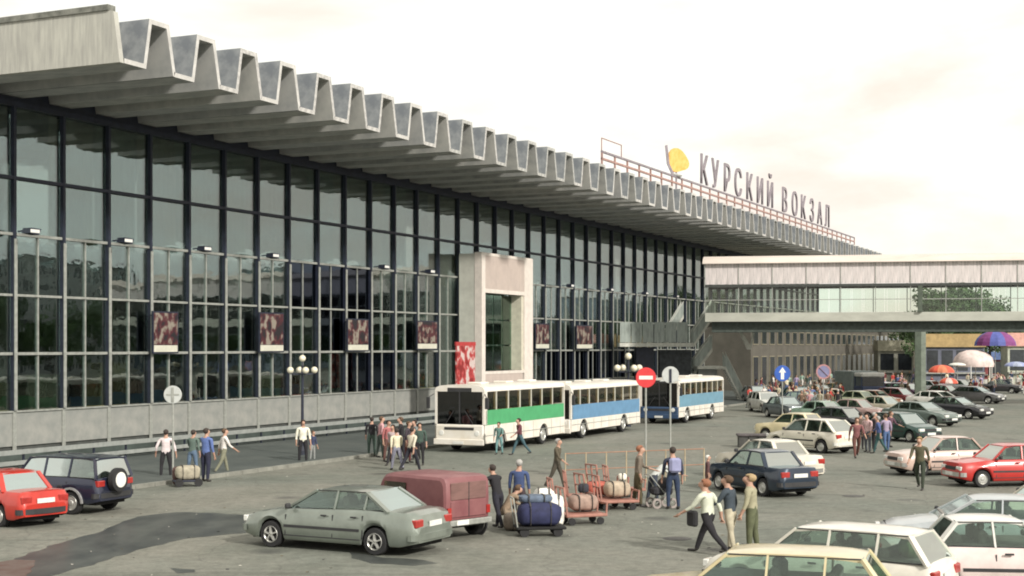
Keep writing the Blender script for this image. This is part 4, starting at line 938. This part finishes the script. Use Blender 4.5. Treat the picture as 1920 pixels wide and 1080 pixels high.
POSES = {'stand': dict(), 'stand2': dict(lean=5, la=25, le=45, ra=-8, re=20, ll=-6, rl=6), 'walk': dict(lean=5, la=28, ra=-26, le=22, re=18, ll=-24, rl=24, lk=12, rk=8), 'walk2': dict(lean=4, la=-18, ra=20, le=14, re=30, ll=16, rl=-17, lk=5, rk=14),
         'lean': dict(lean=48, la=48, ra=55, le=8, re=14, ll=-8, rl=8), 'push': dict(lean=18, la=48, ra=45, le=28, re=28, ll=-18, rl=16, lk=5, rk=6), 'hips': dict(lean=2, la=-10, ra=-6, lab=20, rab=18, le=35, re=15, ll=-2, rl=2, lsw=6, rsw=6),
         'sit': dict(lean=8, hipz=.93, la=30, ra=35, le=50, re=45, ll=80, rl=78, lk=78, rk=80), 'squat': dict(lean=35, la=45, ra=50, le=20, re=20, ll=95, rl=88, lk=125, rk=122), 'point': dict(lean=2, la=78, lab=30, le=4, ra=0, re=15)}
_pm = {}
HAIRS = {'dark': (.035, .025, .02), 'brown': (.10, .06, .035), 'fair': (.36, .26, .14), 'grey': (.34, .33, .31), 'ginger': (.26, .11, .06), 'white': (.65, .63, .58)}
pc = 0
def person(label, u, v, top, legs, pose='stand', face=0, hair='dark', h=1.74, group=None, z=0, pos=None, shoe=None, wide=1.0):
    if pose not in _pm: _pm[pose] = person_mesh(POSES[pose])
    bm_, hm = _pm[pose]
    p = gnd(u, v, z) if pos is None else Vector(pos)
    o = bpy.data.objects.new('person', bm_); COL.objects.link(o); o.location = (p.x, p.y, z); o.rotation_euler = (0, 0, -R(face)); k = h / 1.77; wk = k * (1.04 if h > 1.3 else 1)
    o.scale = (wk * 1.10 * wide, wk * 1.12 * wide, k); tag(o, label, 'person', group)
    for i, m in enumerate((SKIN, cloth(top), cloth(legs), shoe or SHOE)): o.material_slots[i].link = 'OBJECT'; o.material_slots[i].material = m
    ho = link('hair', hm, o); ho.material_slots[0].link = 'OBJECT'; ho.material_slots[0].material = mat('hair_' + hair, HAIRS[hair], .8, .2, 12)
    return o
WH = (.66, .62, .58); BK = (.018, .017, .02); NV = (.03, .04, .08); BL_ = (.10, .15, .32); GY = (.16, .18, .18); DG = (.05, .08, .065); BG = (.42, .38, .28); KH = (.22, .20, .12); JN = (.10, .15, .22); MA = (.17, .035, .04); PK = (.50, .28, .29); CR = (.62, .57, .42)
person('man in a white short-sleeved shirt and black trousers left of the round sign pole', 311, 897, (.64, .56, .56), BK, 'hips', -5, h=1.78)
person('man in a grey-green shirt and jeans between the sign pole and the man in blue', 361, 893, (.10, .14, .12), JN, 'stand2', 20, h=1.72)
person('tall man in a blue shirt and navy trousers in the group of four men', 386, 903, (.10, .15, .34), (.02, .022, .045), 'point', 30, h=1.90)
person('man in a white shirt and khaki trousers rightmost of the four men', 419, 889, WH, (.20, .20, .14), 'walk2', 60, 'brown', h=1.74)
person('man in a white shirt and black trousers standing before the globe lamp post', 568, 869, (.72, .70, .58), BK, 'stand', 160, h=1.80)
person('child in a dark top and pale shorts beside the man at the lamp post', 586, 866, (.04, .05, .10), (.26, .27, .26), 'stand', 120, 'brown', h=1.3)
ppl = [(697, 856, BK, DG, 'stand', 1.72, 'man in black with dark green trousers leftmost of the crowd by the bus'), (713, 858, PK, (.06, .08, .07), 'stand2', 1.78, 'woman in a pink top in the crowd left of the bus'),
       (727, 866, (.35, .12, .12), (.12, .06, .05), 'stand', 1.74, 'woman in dull red in the crowd left of the bus'), (738, 872, (.50, .40, .40), BK, 'walk', 1.70, 'woman in a pale mauve blouse near the front of the bus crowd'),
       (754, 862, BK, BK, 'stand2', 1.82, 'dark-haired man in black raised above the bus crowd'), (744, 882, CR, (.22, .22, .28), 'walk2', 1.66, 'woman in a cream blouse at the front of the bus crowd'),
       (771, 884, (.58, .53, .42), (.02, .02, .03), 'walk', 1.76, 'man in a beige shirt and black trousers nearest in the bus crowd'), (765, 868, (.05, .04, .05), (.10, .03, .03), 'stand', 1.72, 'woman in black with a dark red skirt behind the beige-shirted man'),
       (787, 872, DG, BK, 'stand', 1.72, 'man in dark green right beside the bus front'), (780, 862, GY, BK, 'stand2', 1.7, 'man in grey between the bus crowd and the bus front')]
for i, (u, v, a, b, ps, h, lb) in enumerate(ppl): person(lb, u, v, a, b, ps, (i * 67) % 360, ['dark', 'brown', 'dark'][i % 3], h, 'people waiting beside the first bus')
person('boy in a green shirt beside the front wheel of the green-banded bus', 936, 852, (.12, .22, .2), (.15, .28, .28), 'stand2', 200, h=1.45)
person('person in dark red with a white bag leaning by the green-banded bus', 975, 853, (.12, .04, .05), (.05, .10, .12), 'walk', 250, h=1.68)
person('man in black striding right of the maroon van', 934, 990, BK, (.02, .02, .025), 'push', -40, h=1.72)
person('man squatting in brown clothes beside the blue bundle', 944, 990, (.26, .19, .13), (.22, .17, .12), 'squat', 60, 'brown', h=1.7)
person('man in a blue jacket standing behind the blue bundle', 973, 984, (.045, .07, .16), (.05, .035, .04), 'stand', 10, 'grey', h=1.76)
person('man in a dark patterned coat standing beyond the luggage trolleys', 1044, 915, (.09, .075, .05), (.07, .06, .045), 'walk2', 110, 'grey', h=1.70)
person('tall man in a grey-brown jacket with ginger cap left of the stroller', 1196, 950, (.16, .13, .10), (.09, .075, .04), 'stand2', 90, 'ginger', h=1.84)
person('person in a white shirt bending over the stroller', 1224, 946, (.56, .58, .55), (.04, .05, .07), 'lean', 70, h=1.62)
man_bp = person('man in dark blue carrying a pale blue backpack by the stroller', 1262, 955, (.03, .035, .06), (.025, .04, .08), 'stand', -10, h=1.84)
bk = MB().bbox((-.17, -.30, 1.08), (.17, -.10, 1.50), .06); bp_ = bk.build('backpack', mat('backpack_blue', (.26, .27, .42), .8, .15)); bp_.location = man_bp.location; bp_.rotation_euler = man_bp.rotation_euler; tag(bp_, 'pale blue backpack on the back of the man by the stroller', 'backpack')
m1 = person('man in a long white jacket and black trousers carrying a black bag', 1328, 1038, (.56, .58, .47), BK, 'walk', -55, 'ginger', h=1.78, wide=1.2)
person('man in a dark blue-grey jacket between the white-jacketed man and the khaki man', 1370, 1034, (.045, .06, .075), BG, 'stand2', -60, 'brown', h=1.78, wide=1.15)
person('man in a khaki jacket and camouflage trousers rightmost of the trio', 1410, 1032, (.32, .30, .20), (.10, .11, .06), 'stand', -70, 'fair', h=1.80, wide=1.22)
bgp = m1.location + Vector((-.36, .0, .62)); bg_o = MB().bbox((-.07, -.16, 0), (.07, .16, .36), .04).build('shoulder_bag', mat('bag_black', (.015, .015, .017), .6)); bg_o.location = bgp; bg_o.rotation_euler = (0, 0, .5); tag(bg_o, 'black bag held by the man in the long white jacket', 'bag')
person('child in a white cap standing at the nose of the dark blue saloon', 1326, 925, (.10, .05, .05), (.12, .06, .05), 'stand', 90, 'white', h=1.25)
person('man in olive green standing in front of the boxy red saloon', 1725, 918, (.09, .085, .05), (.035, .045, .03), 'walk2', -150, 'fair', h=1.80)
for i, (u, v, a, b, ps, h, lb) in enumerate([(1606, 858, (.20, .08, .08), (.12, .05, .04), 'walk', 1.80, 'woman in maroon leftmost of the walking group'), (1627, 848, (.55, .38, .38), (.10, .11, .13), 'stand', 1.76, 'man in a pale pink shirt in the walking group'),
        (1648, 850, (.06, .09, .22), (.03, .08, .08), 'walk2', 1.70, 'man in a blue top and dark green trousers in the walking group'), (1662, 847, (.30, .25, .34), (.07, .12, .24), 'stand2', 1.74, 'woman in lilac and jeans rightmost of the walking group'),
        (1613, 842, (.14, .10, .08), BK, 'stand', 1.74, 'man in dark brown behind the maroon-clad woman'), (1638, 842, (.05, .04, .05), BK, 'stand', 1.72, 'man in black in the middle of the walking group'), (1668, 838, (.10, .05, .07), BK, 'stand2', 1.72, 'woman in plum at the nose of the dark green hatchback')]):
    person(lb, u, v, a, b, ps, (180 + i * 53) % 360, ['brown', 'dark', 'grey'][i % 3], h, 'people walking between the parked cars')
# far crowd
def in_vehicle(p):
    for o in COL.objects:
        if o.parent is None and o.get('category') in ('car', 'truck'):
            d_ = p - o.location; a_ = -o.rotation_euler.z; x = d_.x * math.cos(a_) - d_.y * math.sin(a_); y = d_.x * math.sin(a_) + d_.y * math.cos(a_)
            if abs(x) < (3.1 if o['category'] == 'truck' else 2.35) and abs(y) < 1.15: return True
    return False
cols = {'white': WH, 'black': BK, 'navy': NV, 'grey': GY, 'dark green': DG, 'beige': BG, 'maroon': MA, 'pink': PK, 'cream': CR, 'blue': BL_, 'red': (.42, .05, .04), 'brown': (.14, .09, .06), 'lilac': (.34, .28, .42), 'mint': (.30, .42, .34)}
areas = [((1400, 1470, 742, 765), 9, 'past the last bus'), ((1480, 1580, 745, 778), 26, 'under the left part of the footbridge'), ((1640, 1712, 736, 752), 8, 'left of the bridge column'), ((1745, 1800, 722, 738), 7, 'before the orange kiosk'),
         ((1800, 1880, 724, 752), 16, 'before the domed tent'), ((1880, 1925, 720, 745), 8, 'at the right edge near the kiosks'), ((1500, 1640, 712, 735), 16, 'far beneath the footbridge'), ((1395, 1500, 722, 742), 14, 'in front of the arcade building'), ((1530, 1640, 735, 752), 10, 'between the blue truck and the signs'), ((1640, 1730, 705, 730), 12, 'before the pale kiosk')]
used = set(); names = list(cols)
for (u0, u1, v0, v1), cnt, wh in areas:
    for i in range(cnt):
        for _ in range(80):
            a, b = random.choice(names), random.choice(['black', 'navy', 'grey', 'beige', 'brown', 'blue', 'white'])
            if (a, b, wh) not in used and a != b: break
        used.add((a, b, wh))
        uu_, vv_ = random.uniform(u0, u1), random.uniform(v0, v1)
        for _ in range(30):
            if not in_vehicle(gnd(uu_, vv_)): break
            uu_, vv_ = random.uniform(u0, u1), random.uniform(v0, v1)
        person('person in a %s top and %s trousers %s' % (a, b, wh), uu_, vv_, cols[a], cols[b], random.choice(['stand', 'stand2', 'walk', 'walk2']), random.uniform(0, 360),
               random.choice(['dark', 'brown', 'fair', 'grey']), random.uniform(1.6, 1.82), 'distant crowd beyond the parked cars')
# ------------------------------------------------------------------ luggage, trolleys, stroller
M_tr = mat('trolley_red', (.32, .15, .115), .6, .2, 4); M_trp = mat('trolley_pale', (.42, .34, .22), .6, .2, 4)
tro = thing('luggage_trolley', 'red luggage trolley nearest the blue bundle', 'trolley', (gnd(1092, 982).x, gnd(1092, 982).y, 0), R(20), 'luggage trolleys'); tro.scale = (.9, .9, .88)
MB().bbox((-.65, -.38, .24), (.65, .38, .33), .02).build('platform', M_tr, tro)
for x in (-.45, .45):
    for y in (-.3, .3): MB().lathe([(.001, -.03), (.11, -.03), (.11, .03), (.001, .03)], c=(x, y, .11), axis='Y', n=12).build('wheel', M_black, tro)
ef = MB()
for y in (-.34, 0, .34): ef.bar((-.62, y, .33), (-.72, y, 1.12), .045)
ef.bar((-.72, -.36, 1.12), (-.72, .36, 1.12), .05); ef.bar((-.67, -.36, .75), (-.67, .36, .75), .04); ef.build('end_frame', M_tr, tro)
ef = MB()
for y in (-.34, .34): ef.bar((.62, y, .33), (.64, y, .62), .045)
ef.bar((.64, -.36, .62), (.64, .36, .62), .05); ef.build('front_rail', M_tr, tro)
for u, v, a, lb in ((1156, 955, 15, 'red luggage trolley nearest the man in the ginger cap'), (1122, 950, 24, 'red luggage trolley in the middle of the cluster'), (1098, 945, 5, 'red luggage trolley second row, behind the nearest one'),
                    (1140, 928, 30, 'red luggage trolley farthest from the camera'), (1172, 932, 10, 'red luggage trolley behind the man in the ginger cap'), (1072, 962, 12, 'red luggage trolley just right of the white sacks')):
    dup(tro, lb, (gnd(u, v).x, gnd(u, v).y, 0), R(a))
fc = thing('barrier_frame', 'thin pale tubular barrier behind the luggage trolleys', 'barrier', (gnd(1060, 912).x, gnd(1060, 912).y, 0), math.atan2(gnd(1320, 900).y - gnd(1060, 912).y, gnd(1320, 900).x - gnd(1060, 912).x))
LnF = (gnd(1320, 900) - gnd(1060, 912)).length
for i in range(8): MB().tube((i * LnF / 7, 0, 0), (i * LnF / 7, 0, 1.12), .022, n=8).build('post', M_trp, fc)
for z in (1.1, .55): MB().tube((0, 0, z), (LnF, 0, z), .016, n=8).build('rail', mat('barrier_rust', (.30, .16, .10), .7, .2), fc)
# bags on trolleys and boxes
M_strap = mat('strap_webbing', (.05, .045, .04), .8)
def bag(name, label, cat, u, v, size, col, z=.33, rz=0, seed=1, sm=True):
    p = gnd(u, v); rnd = random.Random(seed); b = MB(); sx, sy, sz = size; n = 14; k = 8
    for j in range(k + 1):
        ph = math.pi * j / k
        for i in range(n):
            th_ = 2 * math.pi * i / n; ex = .55
            f = lambda c: math.copysign(abs(c) ** ex, c)
            q = 1 + rnd.uniform(-.05, .05)
            b.v.append((f(math.cos(th_)) * abs(math.sin(ph)) ** ex * sx / 2 * q, f(math.sin(th_)) * abs(math.sin(ph)) ** ex * sy / 2 * q, sz / 2 - f(math.cos(ph)) * sz / 2 * (1 if j in (0, k) else q)))
    for j in range(k):
        for i in range(n): i2 = (i + 1) % n; b.f.append([j * n + i, j * n + i2, j * n + n + i2, j * n + n + i]); b.m.append(0)
    o = b.build(name, mat('bag_%s' % label[:14], col, .8, .25, 5, bump=.4), None, 60); o.location = (p.x, p.y, z); o.rotation_euler = (0, 0, R(rz)); tag(o, label, cat)
    for fx_ in ((-.24, .22) if max(size) > .7 else (0,)):
        st_ = MB(); q_ = []
        for i in range(20):
            a_ = 2 * math.pi * i / 20; f2 = lambda c: math.copysign(abs(c) ** .55, c); q_.append((fx_ * sx, f2(math.cos(a_)) * sy / 2 * 1.045, sz / 2 + f2(math.sin(a_)) * sz / 2 * 1.04))
        for i in range(20): st_.bar(q_[i], q_[(i + 1) % 20], .035, .014)
        st_.build('strap', M_strap, o)
    return o
p0 = gnd(1012, 1004); ct = thing('hand_cart', 'low two-wheeled cart loaded with the blue bundle', 'cart', (p0.x, p0.y, 0), R(8))
MB().bbox((-.62, -.35, .18), (.62, .35, .25), .02).build('platform', M_under, ct)
for x in (-.42, .42):
    for y in (-.28, .28): MB().lathe([(.001, -.03), (.12, -.03), (.12, .03), (.001, .03)], c=(x, y, .12), axis='Y', n=12).build('wheel', M_black, ct)
hb = MB(); hb.bar((-.6, -.3, .25), (-.7, -.3, .95), .03); hb.bar((-.6, .3, .25), (-.7, .3, .95), .03); hb.bar((-.7, -.3, .95), (-.7, .3, .95), .03); hb.build('handle', M_alu, ct)
bag('bundle', 'large dark blue and purple wrapped bundle on the low cart', 'bundle', 1011, 1004, (1.1, .74, .58), (.022, .026, .075), .25, 8, 3)
bag('bundle', 'slate blue cloth bundle lying on the dark blue bundle', 'bundle', 1004, 1002, (.85, .6, .2), (.10, .13, .18), .80, 8, 4)
bag('white_sack', 'bulging white sack behind the blue bundle, left one', 'sack', 1020, 985, (.62, .6, .98), (.74, .72, .66), 0, 0, 5)
bag('white_sack', 'tall white sack behind the blue bundle, right one', 'sack', 1040, 988, (.5, .5, .85), (.72, .70, .64), 0, 0, 6)
bag('grey_sack', 'grey-brown sack between the squatting man and the blue bundle', 'sack', 962, 994, (.5, .5, .45), (.24, .2, .16), 0, 0, 7)
bag('cardboard_box', 'pinkish taped box on the trolley nearest the blue bundle', 'box', 1092, 980, (.8, .55, .42), (.30, .21, .17), .335, 20, 8)
bag('pale_parcel', 'pale parcel on the trolley nearest the man in the ginger cap', 'parcel', 1156, 953, (.75, .55, .45), (.38, .31, .23), .335, 15, 9)
bag('white_parcel', 'small white packet on top of the pale parcel', 'parcel', 1167, 950, (.26, .26, .2), (.75, .72, .62), .78, 0, 10)
bag('red_holdall', 'red holdall on the trolley in the middle of the cluster', 'bag', 1122, 949, (.8, .5, .4), (.40, .10, .07), .335, 24, 11)
bag('dark_packet', 'small dark packet beside the pink taped box', 'parcel', 1094, 976, (.3, .25, .25), (.03, .03, .04), .75, 0, 12)
p0 = gnd(350, 912); bt = thing('baggage_cart', 'small baggage cart piled with beige bags at the feet of the men', 'cart', (p0.x, p0.y, 0), R(25))
MB().bbox((-.45, -.25, .16), (.45, .25, .22), .02).build('platform', M_steel, bt)
for x in (-.3, .35): MB().lathe([(.001, -.25), (.14, -.25), (.14, -.2), (.001, -.2)], c=(x, 0, .14), axis='Y', n=14).build('wheel', M_black, bt)
bag('beige_bag', 'beige travel bag on the small baggage cart', 'bag', 352, 911, (.85, .45, .48), (.32, .29, .22), .22, 25, 13)
bag('brown_bag', 'dark brown bag leaning at the left of the small baggage cart', 'bag', 334, 910, (.40, .4, .62), (.09, .045, .04), 0.02, 10, 14)
p0 = gnd(1410, 838); db = thing('crate_stack', 'dark grey covered crate stack beyond the cream saloon', 'crates', (p0.x, p0.y, 0), R(-5))
for i in range(3): MB().bbox((-.65 + i * .46, -.35, 0), (-.21 + i * .46, .35, .50), .02).build('crate', mat('crate_dark', (.06, .06, .055), .8, .3, 4), db)
MB().bbox((-.72, -.42, .503), (.80, .42, .62), .03).build('cover', mat('crate_cover', (.09, .08, .08), .9, .3, 4), db)
# stroller
p0 = gnd(1240, 952); sr = thing('stroller', 'dark stroller with pale wheels between the bending person and the backpacker', 'stroller', (p0.x, p0.y, 0), R(20))
MB().bbox((-.3, -.2, .38), (.3, .2, .62), .06).build('seat', mat('stroller_cloth', (.03, .03, .035), .9, .2), sr)
MB().ball((.12, 0, .68), .24, 12, sc=(1, 1, .9)).build('hood', mat('stroller_cloth', (0, 0, 0)), sr, True)
for x in (-.25, .25):
    for y in (-.23, .23):
        MB().lathe([(.09, -.02), (.15, -.02), (.15, .02), (.09, .02), (.09, -.02)], c=(x, y, .15), axis='Y', n=14).build('wheel', mat('stroller_wheel', (.3, .26, .24), .7), sr)
hb = MB()
for y in (-.2, .2): hb.bar((-.25, y, .15), (.05, y, .45), .025); hb.bar((.25, y, .15), (-.45, y, .98), .025)
hb.bar((-.45, -.2, .98), (-.45, .2, .98), .03); hb.build('frame', M_alu, sr)
# ------------------------------------------------------------------ kiosks, umbrellas, tents beyond the bridge
def kiosk(label, u, vb, wpx, hpx, body, fascia, dep=3):
    p = gnd(u, vb); k = p.y / F; w_ = wpx * k; h_ = hpx * k; t = thing('kiosk', label, 'kiosk', (p.x, p.y, 0), -.05, 'market kiosks beyond the footbridge')
    MB().box((-w_ / 2, 0, 0), (w_ / 2, dep, h_ * .74)).build('cabin', body, t)
    MB().box((-w_ / 2 - .1, -.35, h_ * .743), (w_ / 2 + .1, dep, h_)).build('fascia', fascia, t)
    n = max(2, int(w_ / 1.6))
    for i in range(n): MB().box((-w_ / 2 + (i + .12) * w_ / n, -.03, h_ * .28), (-w_ / 2 + (i + .88) * w_ / n, -.004, h_ * .68)).build('window', M_dglass2, t)
    MB().box((-w_ / 2, -.4, h_ * .22), (w_ / 2, -.005, h_ * .25)).build('counter', M_alu, t)
C = lambda n, c: mat(n, c, .7, .2, 1.5)
kiosk('long kiosk with an ochre-orange fascia right behind the bridge column', 1790, 722, 110, 96, C('k_slate', (.12, .13, .17)), C('k_ochre', (.38, .27, .12)))
kiosk('small kiosk with a pink fascia at the right edge', 1925, 722, 70, 98, C('k_cream', (.42, .44, .36)), C('k_pink', (.62, .34, .28)))
kiosk('pale kiosk left of the bridge column', 1680, 716, 66, 78, C('k_pale', (.36, .36, .30)), C('k_sand', (.42, .40, .30)))
kiosk('dull green kiosk at the far end of the arcade building', 1590, 706, 80, 44, C('k_green', (.20, .22, .14)), C('k_brown', (.20, .12, .09)))
kiosk('red-fronted stand under the blue umbrella', 1850, 716, 60, 56, C('k_red', (.30, .08, .08)), C('k_blue', (.12, .18, .36)))
kiosk('olive kiosk with an ochre fascia under the stairs end of the footbridge', 1420, 716, 50, 42, C('k_olive', (.16, .17, .09)), C('k_och2', (.30, .26, .12)))
kiosk('brown kiosk with a dark fascia between the two round signs', 1505, 712, 46, 36, C('k_brn', (.20, .14, .09)), C('k_dk', (.07, .06, .06)))
def umbrella(label, u, vb, rpx, vt, c1, c2, dome=.45):
    p = gnd(u, vb); k = p.y / F; r = rpx * k; zt = HC - (vt - 650) * k; t = thing('umbrella', label, 'umbrella', (p.x, p.y, 0), .2, 'market umbrellas')
    MB().tube((0, 0, 0), (0, 0, zt), .04).build('pole', M_alu, t)
    pr = [(r * math.cos(a) + 1e-4, zt - r * dome + r * dome * math.sin(a)) for a in [math.pi / 2 * i / 6 for i in range(7)]]
    for q in range(2):
        m = MB(); n = 16
        for j in range(6):
            for i in range(n):
                if (i // 2) % 2 != q: continue
                a0, a1 = 2 * math.pi * i / n, 2 * math.pi * (i + 1) / n; o = len(m.v)
                for (rr, zz), a in ((pr[j], a0), (pr[j], a1), (pr[j + 1], a1), (pr[j + 1], a0)): m.v.append((rr * math.cos(a), rr * math.sin(a), zz))
                m.f.append([o, o + 1, o + 2, o + 3]); m.m.append(0)
        m.build('canopy', c1 if q == 0 else c2, t)
    MB().lathe([(.3, 0), (.3, .1), (.05, .15)], n=12).build('base', M_conc, t)
umbrella('large purple and blue market umbrella', 1866, 728, 38, 620, C('u_purple', (.18, .04, .16)), C('u_blue', (.08, .10, .32)), .75)
umbrella('orange-red umbrella beside the bridge column', 1765, 740, 24, 684, C('u_red', (.58, .09, .05)), C('u_orange', (.62, .20, .10)), .6)
umbrella('small orange-red umbrella tilted below the first one', 1778, 748, 18, 708, C('u_red', (0, 0, 0)), C('u_white', (.62, .5, .45)), .6)
umbrella('pale blue umbrella right of the domed tent', 1905, 735, 22, 678, C('u_lblue', (.26, .30, .48)), C('u_lblue2', (.34, .38, .5)), .4)
umbrella('white umbrella left of the domed tent', 1795, 735, 16, 680, C('u_white2', (.66, .66, .60)), C('u_white2', (0, 0, 0)), .3)
p = gnd(1825, 728); k = p.y / F; dt = thing('domed_tent', 'white and pale pink domed market tent on posts', 'tent', (p.x, p.y, 0), .1); r = 36 * k; zt = HC - (656 - 650) * k; zb_ = HC - (682 - 650) * k
MB().lathe([(r * 1.02, zb_ - .35), (r * 1.05, zb_), (r * .95, zb_ + (zt - zb_) * .45), (r * .7, zb_ + (zt - zb_) * .8), (r * .35, zt - .05), (.01, zt)], n=20).build('canopy', C('tent_white', (.68, .56, .52)), dt, True)
for i in range(6): a = i * math.pi / 3; MB().tube((r * math.cos(a), r * math.sin(a), 0), (r * math.cos(a), r * math.sin(a), zb_), .05).build('post', M_white, dt)
MB().lathe([(r * .7, 0), (r * .7, 1.0), (.01, 1.0)], n=16).build('counter', C('tent_counter', (.40, .40, .36)), dt)
# ------------------------------------------------------------------ trees and distant blocks
leafm = [mat('leaf_a', (.045, .085, .03), .7, .3, .6, col2=(.11, .19, .06)), mat('leaf_b', (.035, .065, .028), .7, .3, .6, col2=(.09, .16, .05))]
bark = mat('bark', (.09, .075, .06), .9, .3, 4)
def tree_meshes(seed, H, Rr):
    rnd = random.Random(seed); cr = MB(); tr = MB(); tr.tube((0, 0, 0), (0, 0, H * .45), .22, .13, 8)
    cl = []
    for i in range(26):
        a = rnd.uniform(0, 6.28); q = rnd.random() ** .5; z = rnd.uniform(.30, .93); rr = Rr * q * math.sqrt(max(.05, 1 - ((z - .58) / .42) ** 2))
        c = Vector((rr * math.cos(a), rr * math.sin(a), H * z)); cl.append((c, rnd.uniform(.20, .36) * Rr))
        if i < 9: tr.tube((0, 0, H * .35 + i * .02 * H), tuple(c * .9), .07, .02, 5)
    for c, r in cl:
        for _ in range(190):
            d = Vector((rnd.gauss(0, 1), rnd.gauss(0, 1), rnd.gauss(0, .8))).normalized() * r * rnd.uniform(.45, 1.05); p = c + d; s = rnd.uniform(.11, .24)
            a = Vector((rnd.gauss(0, 1), rnd.gauss(0, 1), rnd.gauss(0, 1))).normalized(); b = a.cross(Vector((rnd.gauss(0, 1), rnd.gauss(0, 1), rnd.gauss(0, 1)))).normalized(); o = len(cr.v)
            cr.v += [tuple(p + a * s), tuple(p + b * s * .6), tuple(p - a * s), tuple(p - b * s * .6)]; cr.f.append([o, o + 1, o + 2, o + 3]); cr.m.append(0)
    return cr.mesh('crown', leafm[seed % 2]), tr.mesh('trunk', bark)
TM = [tree_meshes(1, 11, 4.6), tree_meshes(2, 9, 4.2), tree_meshes(3, 12, 4.4)]
def tree(label, x, y, k, sc=1.0, g='trees'):
    t = thing('broadleaf_tree', label, 'tree', (x, y, 0), random.uniform(0, 6), g); t.scale = (sc, sc, sc); link('crown', TM[k][0], t); link('trunk', TM[k][1], t)
for u, Y, k, sc, lb in ((1765, 185, 0, 1.12, 'broad green tree seen through the bridge glazing right of the column'), (1812, 190, 2, 1.10, 'tallest green tree seen through the bridge glazing'), (1856, 186, 1, 1.15, 'rounded green tree seen through the bridge glazing toward the right'),
                        (1790, 205, 1, 1.5, 'green tree behind the tallest one beyond the bridge'), (1740, 215, 1, 1.15, 'small green tree close to the bridge column line'), (1885, 215, 1, 1.05, 'small tree at the right of the tree group beyond the bridge'), (1700, 260, 1, .9, 'distant low tree left of the column line'), (1660, 270, 0, .8, 'distant low tree above the pale kiosk')):
    p = at(u, 650, Y); tree(lb, p.x, p.y, k, sc, 'trees beyond the footbridge')
# the far side of the square (seen mirrored in the glass)
for i in range(46):
    f = fac(125 + i * 8.5 + random.uniform(-3, 3), -58 + random.uniform(-4, 4)); t = thing('broadleaf_tree', 'street tree across the square, ' + ('nearest of the row' if i == 0 else 'farthest of the row' if i == 45 else 'one of the even row'), 'tree', (f.x, f.y, 0), random.uniform(0, 6), 'trees across the square')
    sc = random.uniform(.8, 1.15); t.scale = (sc * 1.15, sc * 1.15, sc); link('crown', TM[i % 3][0], t); link('trunk', TM[i % 3][1], t)
bl_m = [C('blk_a', (.27, .33, .38)), C('blk_b', (.36, .38, .38)), C('blk_c', (.22, .28, .35))]; s = 120
hs = [15, 19, 13, 21, 17, 12, 20, 16, 22, 14, 18]
M_roofd = mat('block_roof', (.12, .12, .12), .9)
for i in range(11):
    Ln = random.uniform(34, 60); h = hs[i]; b = thing('apartment_block', ['grey', 'stone', 'slate'][i % 3] + ' apartment block across the square, %s' % ['first in the row', 'second in the row', 'third in the row', 'fourth in the row', 'fifth in the row', 'sixth in the row', 'seventh in the row', 'eighth in the row', 'ninth in the row', 'tenth in the row', 'last in the row'][i], 'building', fac(s, -80), PHI, 'blocks across the square')
    MB().box((0, -14, 0), (Ln, 0, h)).build('wall', bl_m[i % 3], b); MB().box((-.3, -14.3, h), (Ln + .3, .3, h + .5)).build('roof', M_roofd, b)
    wn = MB()
    for a in range(int(Ln / 3.2)):
        for c in range(int(h / 3.1)): wn.box((a * 3.2 + 1, .003, 1.2 + c * 3.1), (a * 3.2 + 2.3, .06, 2.8 + c * 3.1))
    wn.build('windows', M_dglass2, b)['kind'] = 'stuff'; s += Ln + random.uniform(3, 12)
# distant skyline behind the square's end
for i, (u, Y, w_, h) in enumerate(((1700, 420, 60, 9), (1820, 460, 70, 11), (1930, 430, 60, 12))):
    p = at(u, 650, Y); b = thing('distant_block', ['low pale', 'long grey', 'broad stone'][i] + ' distant building on the horizon beyond the kiosks', 'building', (p.x, p.y, 0), 0)
    MB().box((-w_ / 2, 0, 0), (w_ / 2, 12, h)).build('wall', bl_m[i], b); MB().box((-w_ / 2 - .4, -.4, h), (w_ / 2 + .4, 12.4, h + .6)).build('roof', M_roofd, b)

lt = MB(); rl = random.Random(5)
for i in range(260):
    u = rl.uniform(100, 1900); v = 780 + 300 * rl.random() ** 1.3; p = gnd(u, v); a = rl.uniform(0, 6); q = rl.uniform(.02, .07)
    if (p.x * -CT + p.y * ST) > 31: continue
    lt.add([(p.x + q * math.cos(a), p.y + q * math.sin(a), .006), (p.x - q * math.sin(a) * .6, p.y + q * math.cos(a) * .6, .02), (p.x - q * math.cos(a), p.y - q * math.sin(a), .006), (p.x + q * math.sin(a) * .6, p.y - q * math.cos(a) * .6, .012)], [(0, 1, 2, 3)], rl.choice((0, 0, 1, 2)))
o = lt.build('litter', [mat('paper_scrap', (.5, .48, .42)), mat('leaf_scrap', (.14, .11, .06)), mat('dark_scrap', (.04, .04, .04))]); o['kind'] = 'stuff'; o['label'] = 'scraps of paper and leaves scattered on the asphalt'; o['category'] = 'litter'
for u, v in ((640, 960), (1270, 1010), (1600, 930)):
    p = gnd(u, v); o = MB().lathe([(.001, .012), (.30, .012), (.31, .004), (.36, .004), (.36, .001)], n=24).build('manhole_cover', mat('cast_iron', (.06, .058, .052), .6, .3, 6)); o.location = p
    tag(o, {640: 'round iron manhole cover beyond the silver-green sedan', 1270: 'round iron manhole cover left of the trio of men', 1600: 'round iron manhole cover in the open lane right of the dark blue saloon'}[u], 'manhole cover')
